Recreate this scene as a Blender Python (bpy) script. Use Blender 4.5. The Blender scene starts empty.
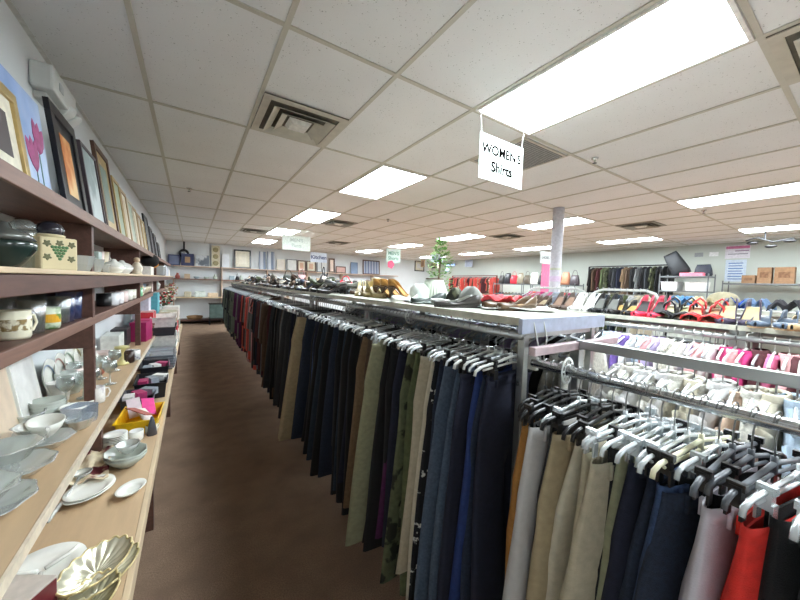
import bpy, math, random
from mathutils import Vector, Matrix, Euler
PI = math.pi
rnd = random.Random(11)
COL = bpy.context.scene.collection
SC = bpy.context.scene
# ------------------------------------------------------------------ camera
FPX = 319.96
FW = Vector((0.54621781, 0.836148, -0.05002623)); RT = Vector((0.83764302, -0.54527944, 0.03200776)); UP = Vector((0.000515, 0.0593873, 0.9982349))
EYE = Vector((0, 0, 1.55)); CEIL = 2.747
cam = bpy.data.cameras.new('camera'); co = bpy.data.objects.new('camera', cam); COL.objects.link(co)
cam.sensor_width = 36; cam.lens = 36 * FPX / 800; cam.clip_start = 0.02; cam.clip_end = 60
M = Matrix.Identity(4)
for r in range(3):
    M[r][0] = RT[r]; M[r][1] = UP[r]; M[r][2] = -FW[r]; M[r][3] = EYE[r]
co.matrix_world = M
SC.camera = co
SC.view_settings.view_transform = 'Standard'; SC.view_settings.look = 'None'; SC.view_settings.gamma = 1
SC.view_settings.use_curve_mapping = False
SC.view_settings.exposure = 1.85
SC.cycles.transparent_max_bounces = 40
w = bpy.data.worlds.new('world'); SC.world = w; w.use_nodes = True
w.node_tree.nodes['Background'].inputs[0].default_value = (0.8, 0.87, 1, 1); w.node_tree.nodes['Background'].inputs[1].default_value = 0.3
LAMP = 13.0

def U(px, py, ax, v):
    """the point of the room seen at a photo pixel, on the plane ax = v"""
    d = FW + (px - 400) / FPX * RT + (300 - py) / FPX * UP
    i = 'xyz'.index(ax); t = (v - EYE[i]) / d[i]
    return EYE + d * t
def ycol(px, x, z):
    k = (px - 400) / FPX
    a = RT - k * FW; b = Vector((x, 0, z - EYE[2]))
    return -(a.dot(b)) / a[1]

# ------------------------------------------------------------------ materials
def lin(c):
    return tuple(((v / 255) / 12.92 if v / 255 <= .04045 else ((v / 255 + .055) / 1.055) ** 2.4) for v in c) + (1,)
MC = {}
def mat(col, rough=.6, metal=0, var=.12, vs=30, bump=0, bs=200, stretch=None, emit=0, name=None, spec=.5, col2=None, c2s=8, c2t=.5, c2w=.05, kind='noise', sheen=0):
    key = (tuple(col), rough, metal, var, vs, bump, bs, stretch, emit, spec, col2, c2s, c2t, kind, sheen)
    if key in MC: return MC[key]
    m = bpy.data.materials.new(name or 'surface'); m.use_nodes = True
    nt = m.node_tree; N = nt.nodes; L = nt.links; b = N['Principled BSDF']
    b.inputs['Roughness'].default_value = rough; b.inputs['Metallic'].default_value = metal
    b.inputs['Specular IOR Level'].default_value = spec
    if sheen: b.inputs['Sheen Weight'].default_value = sheen
    tc = N.new('ShaderNodeTexCoord'); mp = N.new('ShaderNodeMapping'); L.new(tc.outputs['Object'], mp.inputs[0])
    if stretch: mp.inputs['Scale'].default_value = stretch
    c = lin(col)
    n = N.new('ShaderNodeTexNoise'); n.inputs['Scale'].default_value = vs; n.inputs['Detail'].default_value = 4; L.new(mp.outputs[0], n.inputs[0])
    r = N.new('ShaderNodeValToRGB'); L.new(n.outputs[0], r.inputs[0])
    r.color_ramp.elements[0].position = .3; r.color_ramp.elements[1].position = .7
    r.color_ramp.elements[0].color = tuple(v * (1 - var) for v in c[:3]) + (1,)
    r.color_ramp.elements[1].color = tuple(min(1, v * (1 + var)) for v in c[:3]) + (1,)
    out = r.outputs[0]
    if col2:
        if kind == 'voronoi':
            q = N.new('ShaderNodeTexVoronoi'); q.inputs['Scale'].default_value = c2s; L.new(mp.outputs[0], q.inputs[0]); fo = q.outputs['Distance']
        elif kind == 'wave':
            q = N.new('ShaderNodeTexWave'); q.inputs['Scale'].default_value = c2s; q.inputs['Distortion'].default_value = .4; q.bands_direction = 'Y'; L.new(mp.outputs[0], q.inputs[0]); fo = q.outputs[1]
        else:
            q = N.new('ShaderNodeTexNoise'); q.inputs['Scale'].default_value = c2s; q.inputs['Detail'].default_value = 3; L.new(mp.outputs[0], q.inputs[0]); fo = q.outputs[0]
        rr = N.new('ShaderNodeValToRGB'); L.new(fo, rr.inputs[0])
        rr.color_ramp.elements[0].position = max(0, c2t - c2w); rr.color_ramp.elements[1].position = min(1, c2t + c2w)
        mx = N.new('ShaderNodeMix'); mx.data_type = 'RGBA'; L.new(rr.outputs[0], mx.inputs[0]); L.new(out, mx.inputs[6]); mx.inputs[7].default_value = lin(col2)
        out = mx.outputs[2]
    L.new(out, b.inputs['Base Color'])
    if bump:
        bn = N.new('ShaderNodeTexNoise'); bn.inputs['Scale'].default_value = bs; bn.inputs['Detail'].default_value = 5; L.new(mp.outputs[0], bn.inputs[0])
        bp = N.new('ShaderNodeBump'); bp.inputs['Strength'].default_value = bump; bp.inputs['Distance'].default_value = .004; L.new(bn.outputs[0], bp.inputs['Height']); L.new(bp.outputs[0], b.inputs['Normal'])
    if emit:
        b.inputs['Emission Color'].default_value = (.85, .945, 1, 1); b.inputs['Emission Strength'].default_value = emit
    MC[key] = m
    return m
def glass(tint=(235, 240, 240), refl=.16, body=.12):
    key = ('glass', tint, refl, body)
    if key in MC: return MC[key]
    m = bpy.data.materials.new('clear_glass'); m.use_nodes = True; nt = m.node_tree; N = nt.nodes; L = nt.links
    N.remove(N['Principled BSDF']); o = N['Material Output']
    t = N.new('ShaderNodeBsdfTransparent'); t.inputs[0].default_value = lin(tint)
    g = N.new('ShaderNodeBsdfGlossy'); g.inputs['Roughness'].default_value = .06
    d = N.new('ShaderNodeBsdfDiffuse'); d.inputs[0].default_value = lin(tint)
    lw = N.new('ShaderNodeLayerWeight'); lw.inputs[0].default_value = .35
    ad = N.new('ShaderNodeMath'); ad.operation = 'MULTIPLY_ADD'; ad.inputs[1].default_value = .6; ad.inputs[2].default_value = refl; ad.use_clamp = True
    L.new(lw.outputs['Facing'], ad.inputs[0])
    m1 = N.new('ShaderNodeMixShader'); m1.inputs[0].default_value = body; L.new(t.outputs[0], m1.inputs[1]); L.new(d.outputs[0], m1.inputs[2])
    m2 = N.new('ShaderNodeMixShader'); L.new(ad.outputs[0], m2.inputs[0]); L.new(m1.outputs[0], m2.inputs[1]); L.new(g.outputs[0], m2.inputs[2])
    nz = N.new('ShaderNodeTexNoise'); nz.inputs['Scale'].default_value = 60; bp = N.new('ShaderNodeBump'); bp.inputs['Strength'].default_value = .25; bp.inputs['Distance'].default_value = .004
    L.new(nz.outputs[0], bp.inputs['Height']); L.new(bp.outputs[0], g.inputs['Normal'])
    L.new(m2.outputs[0], o.inputs[0]); MC[key] = m
    return m
STEEL = mat((178, 180, 178), .28, .85, .06, 8, name='steel'); CHROME = mat((205, 207, 207), .18, .95, .03, name='chrome')
DARKSTEEL = mat((70, 72, 75), .4, .7, .1)
WOODD = mat((92, 62, 52), .55, 0, .22, 6, .1, 60, stretch=(9, 1, 9), name='dark_stained_wood')
WOODE = mat((128, 96, 82), .55, 0, .15, 6, .1, 60, stretch=(9, 1, 9), name='worn_wood_edge')
PLY = mat((196, 168, 134), .5, 0, .06, 5, .05, 60, stretch=(6, 1, 6), name='tan_laminate'); PLYE = mat((205, 182, 150), .6, 0, .08, 5)
WHITEP = mat((214, 216, 212), .35, 0, .03, name='white_plastic'); CERAM = mat((238, 238, 230), .18, 0, .02, name='white_glaze')
GREYC = mat((186, 192, 182), .22, 0, .05, name='grey_glaze'); BLACKP = mat((18, 18, 20), .35, 0, .1, name='black_plastic')
SHELFW = mat((186, 187, 176), .45, 0, .04, name='cream_laminate')
CLEAR = glass((238, 244, 242), .14, .14); CLEARP = glass((240, 244, 240), .22, .5)
PAPER = mat((240, 240, 236), .7, 0, .03)

# ------------------------------------------------------------------ mesh builder
class MB:
    def __init__(s): s.v = []; s.f = []; s.smooth = False
    def box(s, x0, x1, y0, y1, z0, z1, bev=0):
        i = len(s.v)
        s.v += [(x0, y0, z0), (x1, y0, z0), (x1, y1, z0), (x0, y1, z0), (x0, y0, z1), (x1, y0, z1), (x1, y1, z1), (x0, y1, z1)]
        s.f += [tuple(i + k for k in q) for q in ((3, 2, 1, 0), (4, 5, 6, 7), (0, 1, 5, 4), (1, 2, 6, 5), (2, 3, 7, 6), (3, 0, 4, 7))]
        return s
    def loft(s, loops, cap0=True, cap1=True, closed=True):
        i = len(s.v); n = len(loops[0])
        for l in loops: s.v += [tuple(p) for p in l]
        for a in range(len(loops) - 1):
            for k in range(n if closed else n - 1):
                k2 = (k + 1) % n
                s.f.append((i + a * n + k, i + a * n + k2, i + (a + 1) * n + k2, i + (a + 1) * n + k))
        if closed and cap0: s.f.append(tuple(i + k for k in range(n))[::-1])
        if closed and cap1: s.f.append(tuple(i + (len(loops) - 1) * n + k for k in range(n)))
        return s
    def tube(s, pts, r, n=8, rs=None):
        pts = [Vector(p) for p in pts]; loops = []; up0 = None
        for k, p in enumerate(pts):
            d = (pts[min(k + 1, len(pts) - 1)] - pts[max(k - 1, 0)]).normalized()
            if up0 is None:
                up0 = Vector((0, 0, 1)) if abs(d.z) < .9 else Vector((1, 0, 0))
            a = d.cross(up0)
            if a.length < 1e-4: a = d.cross(Vector((0, 1, 0)))
            a.normalize(); b = d.cross(a).normalized(); up0 = a.cross(d).normalized()
            rr = rs[k] if rs else r
            loops.append([p + a * (math.cos(2 * PI * j / n) * rr) + b * (math.sin(2 * PI * j / n) * rr) for j in range(n)])
        return s.loft(loops)
    def lathe(s, prof, n=20, c=(0, 0, 0), sx=1, sy=1, ripple=0, rn=12, caps=True):
        loops = []
        for r, z in prof:
            loops.append([(c[0] + sx * r * (1 + ripple * math.cos(rn * 2 * PI * j / n)) * math.cos(2 * PI * j / n), c[1] + sy * r * (1 + ripple * math.cos(rn * 2 * PI * j / n)) * math.sin(2 * PI * j / n), c[2] + z) for j in range(n)])
        return s.loft(loops, cap0=caps, cap1=caps)
    def sphere(s, c, r, sx=1, sy=1, sz=1, n=14, m=8):
        return s.lathe([(max(1e-4, r * math.sin(PI * k / m)), -r * sz * math.cos(PI * k / m)) for k in range(m + 1)], n, c, sx, sy)
    def mesh(s, name, smooth=None, fix=True):
        me = bpy.data.meshes.new(name); me.from_pydata(s.v, [], s.f); me.validate(); me.update()
        if (s.smooth if smooth is None else smooth):
            for p in me.polygons: p.use_smooth = True
        return me
    def obj(s, name, m, parent=None, loc=(0, 0, 0), rz=0, rot=None, smooth=None, bevel=0, solid=0):
        me = s.mesh(name, smooth)
        return mobj(me, name, m, parent, loc, rz, rot, bevel, solid)
def mobj(me, name, m, parent=None, loc=(0, 0, 0), rz=0, rot=None, bevel=0, solid=0, link='OBJECT', scale=None):
    o = bpy.data.objects.new(name, me); COL.objects.link(o); o.parent = parent
    o.location = loc; o.rotation_euler = rot if rot else (0, 0, rz)
    if scale: o.scale = scale
    if not me.materials: me.materials.append(None)
    o.material_slots[0].link = link; o.material_slots[0].material = m
    if solid:
        md = o.modifiers.new('thick', 'SOLIDIFY'); md.thickness = solid; md.offset = -1
    if bevel:
        md = o.modifiers.new('bevel', 'BEVEL'); md.width = bevel; md.segments = 2; md.limit_method = 'ANGLE'
    return o
def tag(o, label, cat, group=None, kind=None):
    o['label'] = label; o['category'] = cat
    if group: o['group'] = group
    if kind: o['kind'] = kind
    return o
def thing(name, label, cat, loc=(0, 0, 0), rz=0, group=None, rot=None):
    o = bpy.data.objects.new(name, None); o.empty_display_size = .05; COL.objects.link(o)
    o.location = loc; o.rotation_euler = rot if rot else (0, 0, rz)
    return tag(o, label, cat, group)
def struct(name, mb, m, **k):
    o = mb.obj(name, m, **k); o['kind'] = 'structure'; return o
def sm(mb): mb.smooth = True; return mb
def text_mesh(txt, size, name='lettering', depth=.001, m=None, parent=None, loc=(0, 0, 0), rot=(0, 0, 0), bold=0):
    cu = bpy.data.curves.new(name, 'FONT'); cu.body = txt; cu.size = size; cu.align_x = 'CENTER'; cu.align_y = 'CENTER'; cu.extrude = depth; cu.offset = bold
    t = bpy.data.objects.new(name + '_tmp', cu); COL.objects.link(t)
    dg = bpy.context.evaluated_depsgraph_get(); me = bpy.data.meshes.new_from_object(t.evaluated_get(dg)); me.name = name
    bpy.data.objects.remove(t)
    me.materials.clear()
    return mobj(me, name, m, parent, loc, rot=rot)

# ------------------------------------------------------------------ room shell
XL, XR, YB, YF = -.69, 10.45, 13.1, -4.0
WALLM = mat((222, 226, 228), .75, 0, .02, 3, .15, 250, name='white_painted_wall')
WALLG = mat((200, 206, 198), .75, 0, .02, 3, .1, 250)
CARPET = mat((150, 126, 106), .95, 0, .32, 160, .6, 700, name='brown_carpet', spec=.15, col2=(126, 104, 88), c2s=5, c2t=.55, c2w=.25)
struct('floor', MB().box(XL - .1, XR + .1, YF - .1, YB + .1, -.1, 0), CARPET)
struct('wall_left', MB().box(XL - .1, XL, YF, YB, 0, CEIL), WALLM)
struct('wall_back', MB().box(XL - .1, XR + .1, YB, YB + .1, 0, CEIL), WALLM)
struct('wall_right', MB().box(XR, XR + .1, YF, YB, 0, CEIL), WALLG)
struct('wall_front', MB().box(XL - .1, XR + .1, YF - .1, YF, 0, CEIL), WALLM)
def ceiling_mat():
    m = mat((232, 233, 232), .85, 0, .03, 2, name='acoustic_tile')
    nt = m.node_tree; N = nt.nodes; L = nt.links; b = N['Principled BSDF']
    tc = N.new('ShaderNodeTexCoord')
    v = N.new('ShaderNodeTexVoronoi'); v.inputs['Scale'].default_value = 70; L.new(tc.outputs['Object'], v.inputs[0])
    n = N.new('ShaderNodeTexNoise'); n.inputs['Scale'].default_value = 45; n.inputs['Detail'].default_value = 6; L.new(tc.outputs['Object'], n.inputs[0])
    a = N.new('ShaderNodeMath'); a.operation = 'MULTIPLY_ADD'; L.new(n.outputs[0], a.inputs[0]); a.inputs[1].default_value = .9; L.new(v.outputs['Distance'], a.inputs[2])
    r = N.new('ShaderNodeValToRGB'); L.new(a.outputs[0], r.inputs[0]); r.color_ramp.elements[0].position = .50; r.color_ramp.elements[1].position = .60
    r.color_ramp.elements[0].color = (.30, .29, .26, 1); r.color_ramp.elements[1].color = (1, 1, 1, 1)
    old = b.inputs['Base Color'].links[0].from_socket
    mx = N.new('ShaderNodeMix'); mx.data_type = 'RGBA'; mx.blend_type = 'MULTIPLY'; mx.inputs[0].default_value = .55
    L.new(old, mx.inputs[6]); L.new(r.outputs[0], mx.inputs[7]); L.new(mx.outputs[2], b.inputs['Base Color'])
    bp = N.new('ShaderNodeBump'); bp.inputs['Strength'].default_value = .5; bp.inputs['Distance'].default_value = .004; L.new(r.outputs[0], bp.inputs['Height']); L.new(bp.outputs[0], b.inputs['Normal'])
    return m
struct('ceiling', MB().box(XL - .1, XR + .1, YF - .1, YB + .1, CEIL, CEIL + .1), ceiling_mat())
GX = lambda i: -.234 + .61 * i
GY = lambda j: 1.621 + 1.22 * j
tb = MB()
for i in range(0, 18):
    tb.box(GX(i) - .0125, GX(i) + .0125, YF, YB, CEIL - .007, CEIL - .0005)
for j in range(-5, 10):
    tb.box(XL, XR, GY(j) - .0125, GY(j) + .0125, CEIL - .0065, CEIL - .0004)
struct('trim_1', tb, mat((196, 193, 180), .5, 0, .03, name='ceiling_grid_metal'))
ang = MB(); ang.box(XL, XL + .022, YF, YB, CEIL - .006, CEIL); ang.box(XL, XR, YB - .022, YB, CEIL - .006, CEIL); ang.box(XR - .022, XR, YF, YB, CEIL - .006, CEIL)
struct('trim_2', ang, mat((215, 215, 210), .5))
struct('baseboard_left', MB().box(XL, XL + .012, YF, YB, 0, .1), mat((60, 50, 45), .6))
struct('baseboard_back', MB().box(XL, XR, YB - .012, YB, 0, .1), mat((60, 50, 45), .6))

# lamps: 2 x 4 ft troffers on the grid
DIFF = mat((250, 250, 245), .5, emit=LAMP, name='lit_diffuser'); LFR = mat((240, 240, 236), .4, name='white_lamp_frame')
rowname = {-3: 'in the unseen fill row behind camera', -1: 'in the nearest row', 1: 'in the second row', 3: 'in the third row', 5: 'in the fourth row', 7: 'in the farthest row'}  # first row is unseen, added behind the camera as fill light
colname = {3: 'over the trousers rack', 9: 'past the support column line', 14: 'near the right wall'}
lab = {(3, -1): 'large bright rectangular ceiling light directly above the WOMEN\'S Shirts sign'}
for i in (3, 9, 14):
    for j in (-3, -1, 1, 3, 5, 7):
        x0, x1, y0, y1 = GX(i) + .015, GX(i + 1) - .015, GY(j) + .015, GY(j + 1) - .015
        cx, cy = (x0 + x1) / 2, (y0 + y1) / 2
        t = thing('ceiling_light', lab.get((i, j), 'rectangular lit ceiling panel %s, %s' % (rowname[j], colname[i])), 'ceiling light', (cx, cy, CEIL - .012), group='fluorescent ceiling panels')
        hx, hy = (x1 - x0) / 2, (y1 - y0) / 2
        fr = MB(); fr.box(-hx, hx, -hy, -hy + .018, -.004, .012); fr.box(-hx, hx, hy - .018, hy, -.004, .012); fr.box(-hx, -hx + .018, -hy + .018, hy - .018, -.004, .012); fr.box(hx - .018, hx, -hy + .018, hy - .018, -.004, .012)
        fr.obj('lamp_frame', LFR, t)
        MB().box(-hx + .018, hx - .018, -hy + .018, hy - .018, 0, .008).obj('diffuser', DIFF, t)

# air vents
VM = mat((196, 192, 178), .45, .1, .08, 12, name='vent_metal'); VD = mat((104, 100, 88), .8)
def vent(cx, cy, label, tone=VM, s=.29):
    t = thing('ceiling_vent', label, 'vent', (cx, cy, CEIL - .012), group=None)
    MB().box(-s, s, -s, s, .004, .008).obj('backing', VD, t)
    f = MB()
    def ring(a, b, z0, z1):
        lo = [(-a, -a, z0), (a, -a, z0), (a, a, z0), (-a, a, z0)]; li = [(-b, -b, z1), (b, -b, z1), (b, b, z1), (-b, b, z1)]
        lo2 = [(x, y, z - .004) for x, y, z in lo]; li2 = [(x, y, z - .004) for x, y, z in li]
        f.loft([lo, li, li2, lo2, lo], False, False)
    ring(s, s - .05, 0, 0)
    f.obj('outer_frame', tone, t)
    for k, (a, b) in enumerate(((.215, .165), (.15, .10))):
        f = MB(); ring(a, b, -.024, .004); f.obj('louver', tone, t)
    MB().lathe([(.001, -.03), (.085, -.028), (.115, .0)], 4, caps=False).obj('center_cone', mat((225, 225, 218), .4), t, rz=PI / 4)
    return t
vent(GX(1.5), GY(.75), 'square white louvered air vent left of the WOMEN\'S Shirts sign')
vent(GX(4.5), GY(-1.25), 'square ceiling vent at the top right corner beside the brightest panel')
for (px, py, s) in ((638, 224, 'behind the support column to the right'), (502, 238, 'left of the support column'), (342, 222, 'beyond the second lit panel'), (253, 230, 'above the back wall shelf on the left'), (338, 242, 'far back above the framed pictures')):
    q = U(px, py, 'z', CEIL); i = math.floor((q.x + .234) / .61) + .5; j = math.floor((q.y - 1.621) / .61) / 2 + .25
    vent(GX(i), GY(j), 'grey air vent in ceiling %s' % s, mat((150, 150, 142), .5, .2))
t = thing('return_grille', 'grey perforated return air grille just behind the WOMEN\'S Shirts sign', 'vent', (GX(4.5), GY(.27), CEIL - .01))
g = MB(); g.box(-.29, .29, -.29, .29, .002, .006); g.obj('backing', mat((88, 92, 90), .8), t)
g = MB()
for k in range(25): g.box(-.28, .28, -.285 + k * .0233, -.285 + k * .0233 + .012, -.002, .002)
g.obj('slat_panel', mat((160, 164, 160), .5, .3), t)
g = MB(); g.box(-.3, .3, -.3, -.28, -.005, .004); g.box(-.3, .3, .28, .3, -.005, .004); g.box(-.3, -.28, -.28, .28, -.005, .004); g.box(.28, .3, -.28, .28, -.005, .004)
g.obj('outer_frame', VM, t)
# sprinklers
for px, py, s in ((595, 158, 'right of the hanging shirts sign'), (704, 210, 'below the long right hand light panel'), (388, 219, 'between the second and third light rows'), (189, 188, 'over the left aisle'), (500, 236, 'ahead of the support column')):
    q = U(px, py, 'z', CEIL)
    t = thing('fire_sprinkler', 'small metal fire sprinkler head in the ceiling %s' % s, 'sprinkler', (q.x, q.y, CEIL))
    sm(MB().lathe([(.001, -.001), (.03, -.001), (.028, -.008), (.012, -.01), (.01, -.03), (.001, -.03)], 14)).obj('escutcheon', CHROME, t)
    sm(MB().lathe([(.001, -.045), (.018, -.045), (.018, -.048), (.001, -.048)], 12)).obj('deflector', DARKSTEEL, t)
    MB().tube([(-.008, 0, -.03), (-.01, 0, -.038), (0, 0, -.046), (.01, 0, -.038), (.008, 0, -.03)], .002, 5).obj('frame_arm', DARKSTEEL, t)

# support column
t = thing('support_column', 'round white steel column rising to the ceiling behind the shoe rack', 'column', (4.56, 2.76, 0))
sm(MB().lathe([(.078, 0), (.078, CEIL)], 28)).obj('shaft', mat((206, 206, 214), .5, name='column_paint'), t)
MB().lathe([(.081, 1.83), (.081, 1.86)], 28, caps=False).obj('paper_band', mat((205, 212, 190), .6), t)
MB().lathe([(.080, 1.66), (.080, 1.74)], 28, caps=False).obj('tape_band', mat((214, 196, 220), .6), t)
MB().lathe([(.12, 0), (.12, .012)], 24).obj('base_collar', STEEL, t)

# ------------------------------------------------------------------ left wall shelving
y0, y1 = .35, 11.9
S = thing('wall_shelving', 'long dark wood shelving along the left wall above a tan counter', 'shelving', (0, 0, 0))
Y0 = .30; YE = 9.4
o = MB().box(XL + .003, -.42, Y0, YE, 1.80, 1.835).obj('top_shelf', WOODD, S, bevel=.003)
MB().box(-.421, -.408, Y0, YE, 1.79, 1.84).obj('edge_strip', WOODE, o, bevel=.003)
o = MB().box(XL + .003, -.372, Y0, YE, 1.545, 1.558).obj('upper_shelf', PLYE, S, bevel=.002)
MB().box(-.372, -.352, Y0, YE, 1.546, 1.561).obj('edge_strip', PLYE, o, bevel=.003)
MB().box(-.385, -.362, Y0, YE, 1.488, 1.5445).obj('apron', WOODD, o, bevel=.003)
o = MB().box(XL + .003, -.44, Y0, YE, 1.29, 1.325).obj('lower_shelf', WOODD, S, bevel=.003)
MB().box(-.441, -.428, Y0, YE, 1.285, 1.33).obj('edge_strip', WOODE, o, bevel=.003)
o = MB().box(XL + .003, -.36, Y0, 7.6, .83, .858).obj('counter', PLY, S, bevel=.003)
MB().box(-.36, -.352, Y0, 7.6, .826, .86).obj('edge_strip', mat((222, 208, 186), .5), o)
for yy in (.42, 2.26, 4.06, 5.86, 7.5):
    MB().box(XL + .003, -.425, yy - .022, yy + .022, 1.17, 1.289).obj('divider', WOODD, S, bevel=.002)
    MB().box(-.465, -.425, yy - .021, yy + .021, .859, 1.169).obj('front_post', WOODD, S, bevel=.002)
    MB().box(XL + .003, -.425, yy - .022, yy + .022, 1.326, 1.544).obj('divider', WOODD, S, bevel=.002)
    MB().box(XL + .003, -.425, yy - .022, yy + .022, 1.559, 1.799).obj('divider', WOODD, S, bevel=.002)
    MB().box(XL + .01, -.40, yy - .022, yy + .022, 0.602, .829).obj('counter_bracket', WOODD, S)
T = thing('display_table', 'low tan laminate table along the aisle under the glassware counter', 'table', (0, 0, 0))
MB().box(XL + .005, -.16, Y0, 7.9, .565, .59).obj('tabletop', PLY, T, bevel=.003)
MB().box(-.175, -.155, Y0, 7.9, .53, .592).obj('edge_strip', PLYE, T, bevel=.003)
for yy in (.5, 2.4, 4.3, 6.2, 7.7):
    for xx in (-.6, -.22):
        MB().box(xx - .025, xx + .025, yy - .025, yy + .025, 0, .565).obj('leg', WOODD, T)
LT = .591; UT = .861; S2 = 1.326; S3 = 1.5595; S4 = 1.841

# --- framed pictures
def picture(label, y, wid, hgt, fc, pic, mattec=None, fw=.03, cat='picture', lean=.12, zb=S4, xb=-.50, group=None, depth=.022, name='framed_picture', face='x'):
    """leans against the left wall; face to +x"""
    if face == 'x':
        t = thing(name, label, cat, (xb, y, zb), rot=(0, -lean, 0), group=group)
    else:
        t = thing(name, label, cat, (y, xb, zb), rot=(0, -lean, -PI / 2) if face == 'y' else (0, -lean, PI), group=group)
    # local: thickness along x, width along y, height z
    m = MB(); d = depth
    m.box(-d, 0, 0, wid, 0, fw); m.box(-d, 0, 0, wid, hgt - fw, hgt); m.box(-d, 0, 0, fw, fw, hgt - fw); m.box(-d, 0, wid - fw, wid, fw, hgt - fw)
    m.obj('frame', fc, t, bevel=.002)
    if mattec:
        q = fw + .22 * (min(wid, hgt) - 2 * fw)
        MB().box(-d * .8, -d * .45, fw, wid - fw, fw, hgt - fw).obj('mat_board', mattec, t)
        MB().box(-d * .45, -d * .38, q, wid - q, q, hgt - q).obj('print', pic, t)
    else:
        MB().box(-d * .8, -d * .4, fw, wid - fw, fw, hgt - fw).obj('print', pic, t)
    return t
BLK = mat((24, 24, 28), .35); GOLD = mat((190, 165, 110), .35, .5, .15, 20); GREYF = mat((120, 125, 128), .4); BRNF = mat((88, 60, 42), .45); CREAM = mat((226, 220, 200), .6); TANF = mat((186, 158, 118), .5)
picture('gold framed picture partly cut off at the left photo edge', 1.37, .36, .33, GOLD, mat((120, 110, 112), .5, col2=(70, 60, 60), c2s=6), CREAM, .035, xb=-.48)
# unframed canvas
t = thing('canvas_painting', 'unframed light blue canvas painted with pink tulips', 'painting', (-.53, 1.72, S4), rot=(0, -.1, 0))
MB().box(-.03, 0, 0, .42, 0, .46).obj('canvas', mat((146, 176, 226), .6, 0, .15, 5, .3, 300, col2=(190, 208, 238), c2s=4, c2t=.5, c2w=.15), t, bevel=.003)
tul = mat((170, 74, 130), .6, 0, .25, 30); stem = mat((88, 130, 130), .6)
for k, (cy, cz, a) in enumerate(((.27, .13, .15), (.33, .22, -.2))):
    m = MB()
    for d in (-.35, 0, .35):
        m.lathe([(.002, 0), (.020, .03), (.026, .065), (.014, .105), (.001, .12)], 8, (0.0, 0, 0), .06, 1)
        n0 = len(m.v) - 8 * 5
        for q in range(n0, len(m.v)):
            x, y, z = m.v[q]; m.v[q] = (x, y * math.cos(d) + z * math.sin(d), z * math.cos(d) - y * math.sin(d))
    sm(m).obj('painted_tulip', tul, t, loc=(.001, cy, cz), rot=(a, 0, 0)).scale = (1, 1.25, 1.2)
    MB().box(0, .0015, cy - .004, cy + .004, .05, cz).obj('painted_stem', stem, t)
picture('tall black framed picture with orange flame like print', 2.22, .40, .54, BLK, mat((216, 126, 50), .5, 0, .2, 5, col2=(240, 200, 140), c2s=5, c2t=.52, c2w=.1), BLK, .055, lean=.12)
picture('dark framed grey landscape picture right of the orange one', 2.72, .38, .52, mat((70, 60, 66), .4), mat((150, 165, 165), .5, 0, .15, 5, col2=(200, 210, 210), c2s=4), None, .02)
picture('brown and gold framed picture reaching nearly to the ceiling', 3.14, .46, .66, BRNF, mat((120, 140, 130), .5, 0, .2, 6), GOLD, .04)
cols = [('gold framed green print', GOLD, (150, 165, 140)), ('tan wooden frame standing on end', TANF, (205, 190, 160)), ('cream framed botanical print', CREAM, (170, 180, 160)), ('tan frame with pale matte', TANF, (214, 200, 170)), ('plain light wood frame', TANF, (190, 175, 150)), ('narrow gold frame', GOLD, (180, 160, 120))]
yy = 3.68
for k, (l, f, c) in enumerate(cols):
    picture(l + ' on top shelf, %s after the brown one' % ('first', 'second', 'third', 'fourth', 'fifth', 'sixth')[k], yy, .32, .56 - .02 * k, f, mat(c, .5, 0, .12, 7), CREAM if k % 2 else None, .03, group='frames on the top shelf'); yy += .35
yy = 5.85
for k, (l, w_, h_, c) in enumerate((('dark charcoal framed picture leaning on far top shelf', .5, .6, (95, 98, 98)), ('black framed dusk print behind the charcoal frame', .42, .5, (66, 66, 74)), ('grey framed seascape at far end of the top shelf', .4, .46, (110, 115, 122)), ('small black frame at the very end of top shelf', .36, .36, (60, 64, 70)))):
    picture(l, yy, w_, h_, BLK, mat(c, .5, 0, .2, 6), None, .03); yy += .62

# emergency light on left wall
t = thing('emergency_light', 'white plastic emergency light with two lamp heads high on left wall', 'emergency light', (XL, 2.66, 2.50))
o = MB().box(0, .09, -.22, .18, 0, .13).obj('housing', WHITEP, t, bevel=.012)
MB().box(0.0, .05, -.17, .17, -.035, -.001).obj('underside_cover', mat((205, 206, 200), .5), t, bevel=.005)
for s in (.02, .13):
    sm(MB().lathe([(.001, 0), (.04, .002), (.048, .035), (.05, .055), (.04, .058), (.001, .06)], 16)).obj('lamp_head', WHITEP, t, loc=(.04, s + .06, .03), rot=(0, PI / 2 + .75, 0))
MB().box(.09, .094, -.13, -.07, .04, .08).obj('test_plate', mat((190, 195, 195), .4), t)

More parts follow.
